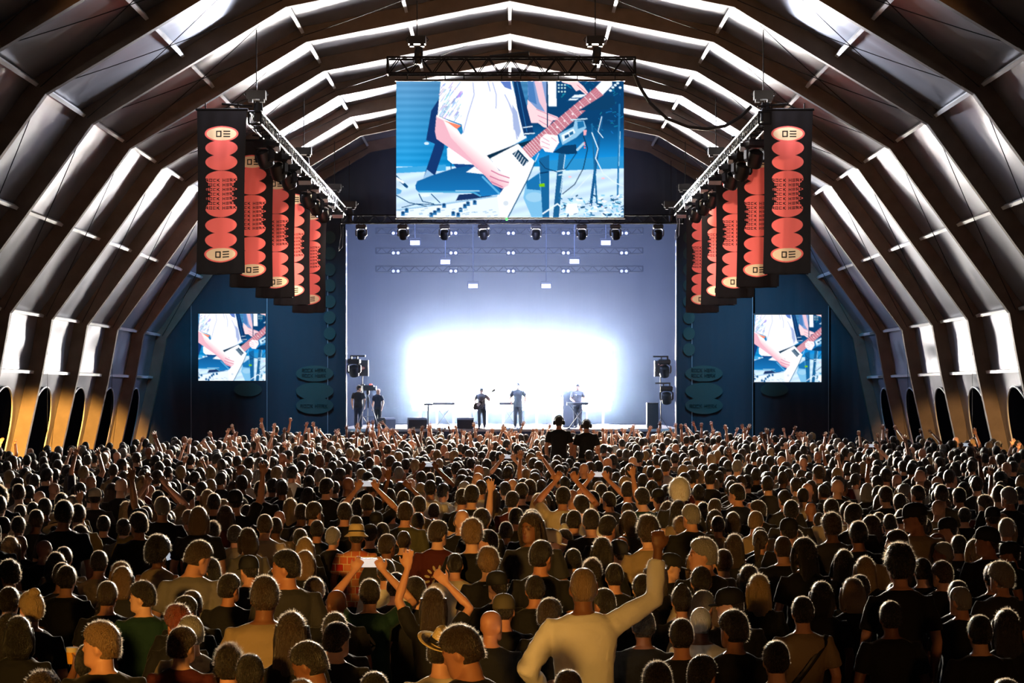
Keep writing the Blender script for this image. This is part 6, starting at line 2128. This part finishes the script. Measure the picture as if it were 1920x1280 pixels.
# beer cup
M_cup = mat('plastic_cup', S(220, 200, 150), rough=0.3)
M_beer = mat('beer', S(225, 160, 50), rough=0.2)
M_foam = mat('beer_foam', S(245, 238, 220), rough=0.8)
_cr = next(r for r in ROWS if r['pose'] == 'cup')
cp = hand_point(_cr['obj'], (.318, .265, 1.40))
cup = obj('beer_cup', Geo().tube([(0, 0, 0), (0, 0, .02), (0, 0, .075)], [.028, .031, .036], 20), M_beer, loc=(cp.x, cp.y, cp.z))
obj('clear_rim', Geo().tube([(0, 0, .075), (0, 0, .105)], [.036, .039], 20), M_cup, cup)
obj('foam', Geo().tube([(0, 0, .070), (0, 0, .098)], [.034, .034], 16), M_foam, cup)
tag(cup, 'plastic cup of beer held up beside the blond topknot', 'cup')
# emblem and prints on shirts
def back_print(r, parts, m, name='shirt_print'):
    g = Geo()
    for (x, z, rx, rz_, a) in parts:
        t = np.linspace(0, 2 * math.pi, 14, endpoint=False)
        pl = [(x + rx * math.cos(q) * math.cos(a) - rz_ * math.sin(q) * math.sin(a), z + rx * math.cos(q) * math.sin(a) + rz_ * math.sin(q) * math.cos(a)) for q in t]
        g.prism(pl, -.150, -.138)
    o = obj(name, fixn(g.mesh(name)), m, r['obj'])
    o['kind'] = 'stuff'
M_print = mat('pale_print', S(190, 170, 130), rough=0.9)
back_print(fr, [(-.02, 1.26, .05, .012, .9), (.03, 1.26, .05, .012, 2.2), (0, 1.22, .035, .012, 0), (-.02, 1.18, .04, .012, -.8), (.03, 1.18, .04, .012, .8), (0, 1.30, .014, .014, 0)], M_print)
rr_ = next(r for r in ROWS if r['lab'] and 'round print' in r['lab'])
back_print(rr_, [(.11 * math.cos(a), 1.20 + .11 * math.sin(a), .028, .012, a) for a in np.linspace(0, 6.28, 14)[:-1]] + [(.05 * math.cos(a), 1.20 + .05 * math.sin(a), .024, .010, a + .6) for a in np.linspace(0, 6.28, 8)[:-1]], M_print)

# ------------------------------------------------------------------ everyone beyond: the far crowd
def low_person(kind, hair, seed):
    """light figure: list of (verts, faces, part) with part 0 skin 1 hair 2 shirt 3 trousers"""
    out = []
    def push(g, part):
        out.append((np.concatenate(g.v), g.f, part))
    f = hair in ('long', 'bob')
    sw = .92 if f else 1.0
    yaw = (seed % 5 - 2) * .25
    HM = Matrix.Translation((0, .005, 1.517)) @ Matrix.Rotation(yaw, 4, 'Z') @ Matrix.Translation((0, .022, .105))
    R3, tr = A(HM.to_3x3()), A(HM.translation)
    g = Geo()
    t = np.linspace(0, 2 * math.pi, 10, endpoint=False)
    g.loft([np.stack([rx * np.cos(t), (yb + yf) / 2 + (yf - yb) / 2 * np.sin(t), np.full(10, z)], 1) @ R3.T + tr for z, rx, yb, yf in ((-.115, .03, .01, .08), (-.08, .056, -.03, .096), (-.03, .070, -.084, .094), (.03, .076, -.099, .09), (.08, .068, -.086, .072), (.115, .03, -.03, .025))])
    for s in (-1, 1):
        g.ell(A((s * .078, -.01, -.01)) @ R3.T + tr, (.010, .02, .03), 5, 3)
    g.tube([(0, -.012, 1.44), (0, 0, 1.58)], [.062, .053], 7)
    push(g, 0)
    arms_up = {'down': (0, 0), 'up_r': (0, 1), 'up_l': (1, 0), 'both': (1, 1)}[kind]
    gs, ga = Geo(), Geo()
    gs.loft([ering((0, yo, z), rx * sw, ry, 9) for z, rx, ry, yo in ((.85, .175, .128, 0), (1.0, .166, .122, 0), (1.15, .158, .118, 0), (1.30, .180, .127, 0), (1.39, .182, .118, -.008), (1.45, .14, .09, -.014), (1.49, .07, .062, -.01))])
    r = random.Random(seed)
    for s, u in zip((-1, 1), arms_up):
        sh = A((s * .188 * sw, -.005, 1.392))
        if u:
            e_, w_ = A((s * r.uniform(.22, .34), r.uniform(.05, .16), 1.66)), A((s * r.uniform(.14, .38), r.uniform(.12, .28), 1.90))
        else:
            e_, w_ = A((s * .26 * sw, -.03, 1.14)), A((s * .24 * sw, .08, .90))
        gs.tube([(s * .1, 0, 1.375), sh, sh + (e_ - sh) * .7], [.064, .068, .064], 6)
        ga.tube([sh + (e_ - sh) * .5, e_, w_], [.048, .041, .027], 6)
        d = (w_ - e_) / np.linalg.norm(w_ - e_)
        if u:
            ga.tube([w_, w_ + d * .05, w_ + d * .095], [.028, .042, .034], 7, flat=.45)
            side = np.cross(d, (0, 1, 0)); side /= np.linalg.norm(side)
            for q, L in zip((-1.1, -.4, .35, 1.05), (.06, .08, .075, .055)):
                b = w_ + d * .085 + side * q * .03
                ga.tube([b, b + (d + side * q * .2) * L * .6, b + (d + side * q * .2) * L], [.010, .009, .006], 5)
            ga.tube([w_ + d * .03 + side * .03, w_ + d * .07 + side * .065], [.013, .008], 5)
        else:
            ga.tube([w_, w_ + d * .06, w_ + d * .15], [.026, .036, .016], 6, flat=.6)
    push(ga, 0)
    push(gs, 2)
    g = Geo()
    for s in (-1, 1):
        g.tube([(s * .085, 0, .92), (s * .095, .02, .5), (s * .10, 0, .03), (s * .10, .16, .03)], [.10, .075, .06, .035], 5)
    push(g, 3)
    if hair != 'bald':
        h = hair_geo(hair, seed % 3, 12, 9, 70, .0034)
        for v in h.v:
            v[:] = v @ R3.T + tr
        a_, n_ = h.nstr
        vv, ff = np.concatenate(h.v), h.f
        out.append((vv, ff[:a_] + ff[a_ + n_:], 1))
        b0 = min(min(q) for q in ff[a_:a_ + n_])
        out.append((vv[b0:b0 + 3 * n_], [tuple(i - b0 for i in q) for q in ff[a_:a_ + n_]], 4))
    return out
VAR = {}
for kind in ('down', 'up_r', 'up_l', 'both'):
    for hair in ('short', 'crop', 'long', 'bob', 'bald', 'curly'):
        for sd in ((0, 1, 2, 3) if kind == 'down' else (1, 3)):
            VAR[(kind, hair, sd)] = low_person(kind, hair, sd)
cm_skin, cm_hair = SKIN[:4], [HAIRM[k] for k in ('black', 'dark', 'brown', 'blond', 'grey')]
cm_shirt = [SHIRTM[k] for k in ('black', 'charcoal', 'navy', 'grey', 'white', 'tan', 'maroon')]
skin_plain = [mat('far_skin_%d' % i, c, rough=0.5) for i, c in enumerate((S(226, 176, 148), S(206, 150, 120), S(170, 116, 88), S(120, 78, 56)))]
CMATS = skin_plain + cm_hair + cm_shirt + TROUM + [STRAND]
Vs, Ls, Ls_n, Mi = [], [], [], []
base = 0
nrest = 0
for (y, x) in rest:
    u = random.random()
    pu = 0.03 if y < 40 else (0.10 if y < 52 else 0.24)
    if abs(x) > 8:
        pu *= .4
    kind = 'down' if u > pu else random.choice(('up_r', 'up_l', 'both', 'up_r', 'up_l'))
    hair = random.choices(('short', 'crop', 'long', 'bob', 'bald', 'curly'), (46, 14, 16, 8, 10, 6))[0]
    var = VAR[(kind, hair, random.choice((0, 1, 2, 3) if kind == 'down' else (1, 3)))]
    h = random.uniform(1.60, 1.74) if hair in ('long', 'bob') else random.uniform(1.66, 1.87)
    s = h / 1.76
    rz = random.uniform(-.4, .4)
    ca, sa = math.cos(rz), math.sin(rz)
    ms = random.choice((0, 0, 1, 1, 2, 3))
    mh = 4 + random.choices((0, 1, 2, 3, 4), (25, 35, 22, 12, 6))[0]
    mt = 9 + random.choices(range(7), (40, 18, 10, 10, 10, 8, 4))[0]
    mp = 16 + random.randrange(2)
    for v, f, part in var:
        q = np.empty_like(v)
        q[:, 0] = (v[:, 0] * ca - v[:, 1] * sa) * s + x
        q[:, 1] = (v[:, 0] * sa + v[:, 1] * ca) * s + y
        q[:, 2] = v[:, 2] * s
        Vs.append(q)
        Ls.append((f, base))
        Mi.append((len(f), (ms, mh, mt, mp, 18)[part]))
        base += len(v)
    nrest += 1
loops, starts, k = [], [], 0
cache = {}
for f, b in Ls:
    key = id(f)
    if key not in cache:
        cache[key] = (np.concatenate([np.array(q, np.int32) for q in f]), np.array([len(q) for q in f], np.int32))
    a, n = cache[key]
    loops.append(a + b)
    starts.append(n)
loops = np.concatenate(loops)
sizes = np.concatenate(starts)
st_ = np.concatenate([[0], np.cumsum(sizes)[:-1]]).astype(np.int32)
me = bpy.data.meshes.new('crowd')
V = np.concatenate(Vs).astype(np.float32)
me.vertices.add(len(V)); me.vertices.foreach_set('co', V.reshape(-1))
me.loops.add(len(loops)); me.loops.foreach_set('vertex_index', loops.astype(np.int32))
me.polygons.add(len(sizes)); me.polygons.foreach_set('loop_start', st_)
me.polygons.foreach_set('use_smooth', np.ones(len(sizes), bool))
for m in CMATS:
    me.materials.append(m)
me.polygons.foreach_set('material_index', np.concatenate([np.full(n, i, np.int32) for n, i in Mi]))
me.update(calc_edges=True)
crowd = bpy.data.objects.new('crowd', me)
COL.objects.link(crowd)
tag(crowd, 'dense far crowd of heads and raised hands reaching to the stage', 'crowd', kind='stuff')
print('PEOPLE individuals', len(ROWS), 'far', nrest, 'far faces', len(sizes), 'tris', sum(len(m.polygons) for m in bpy.data.meshes))
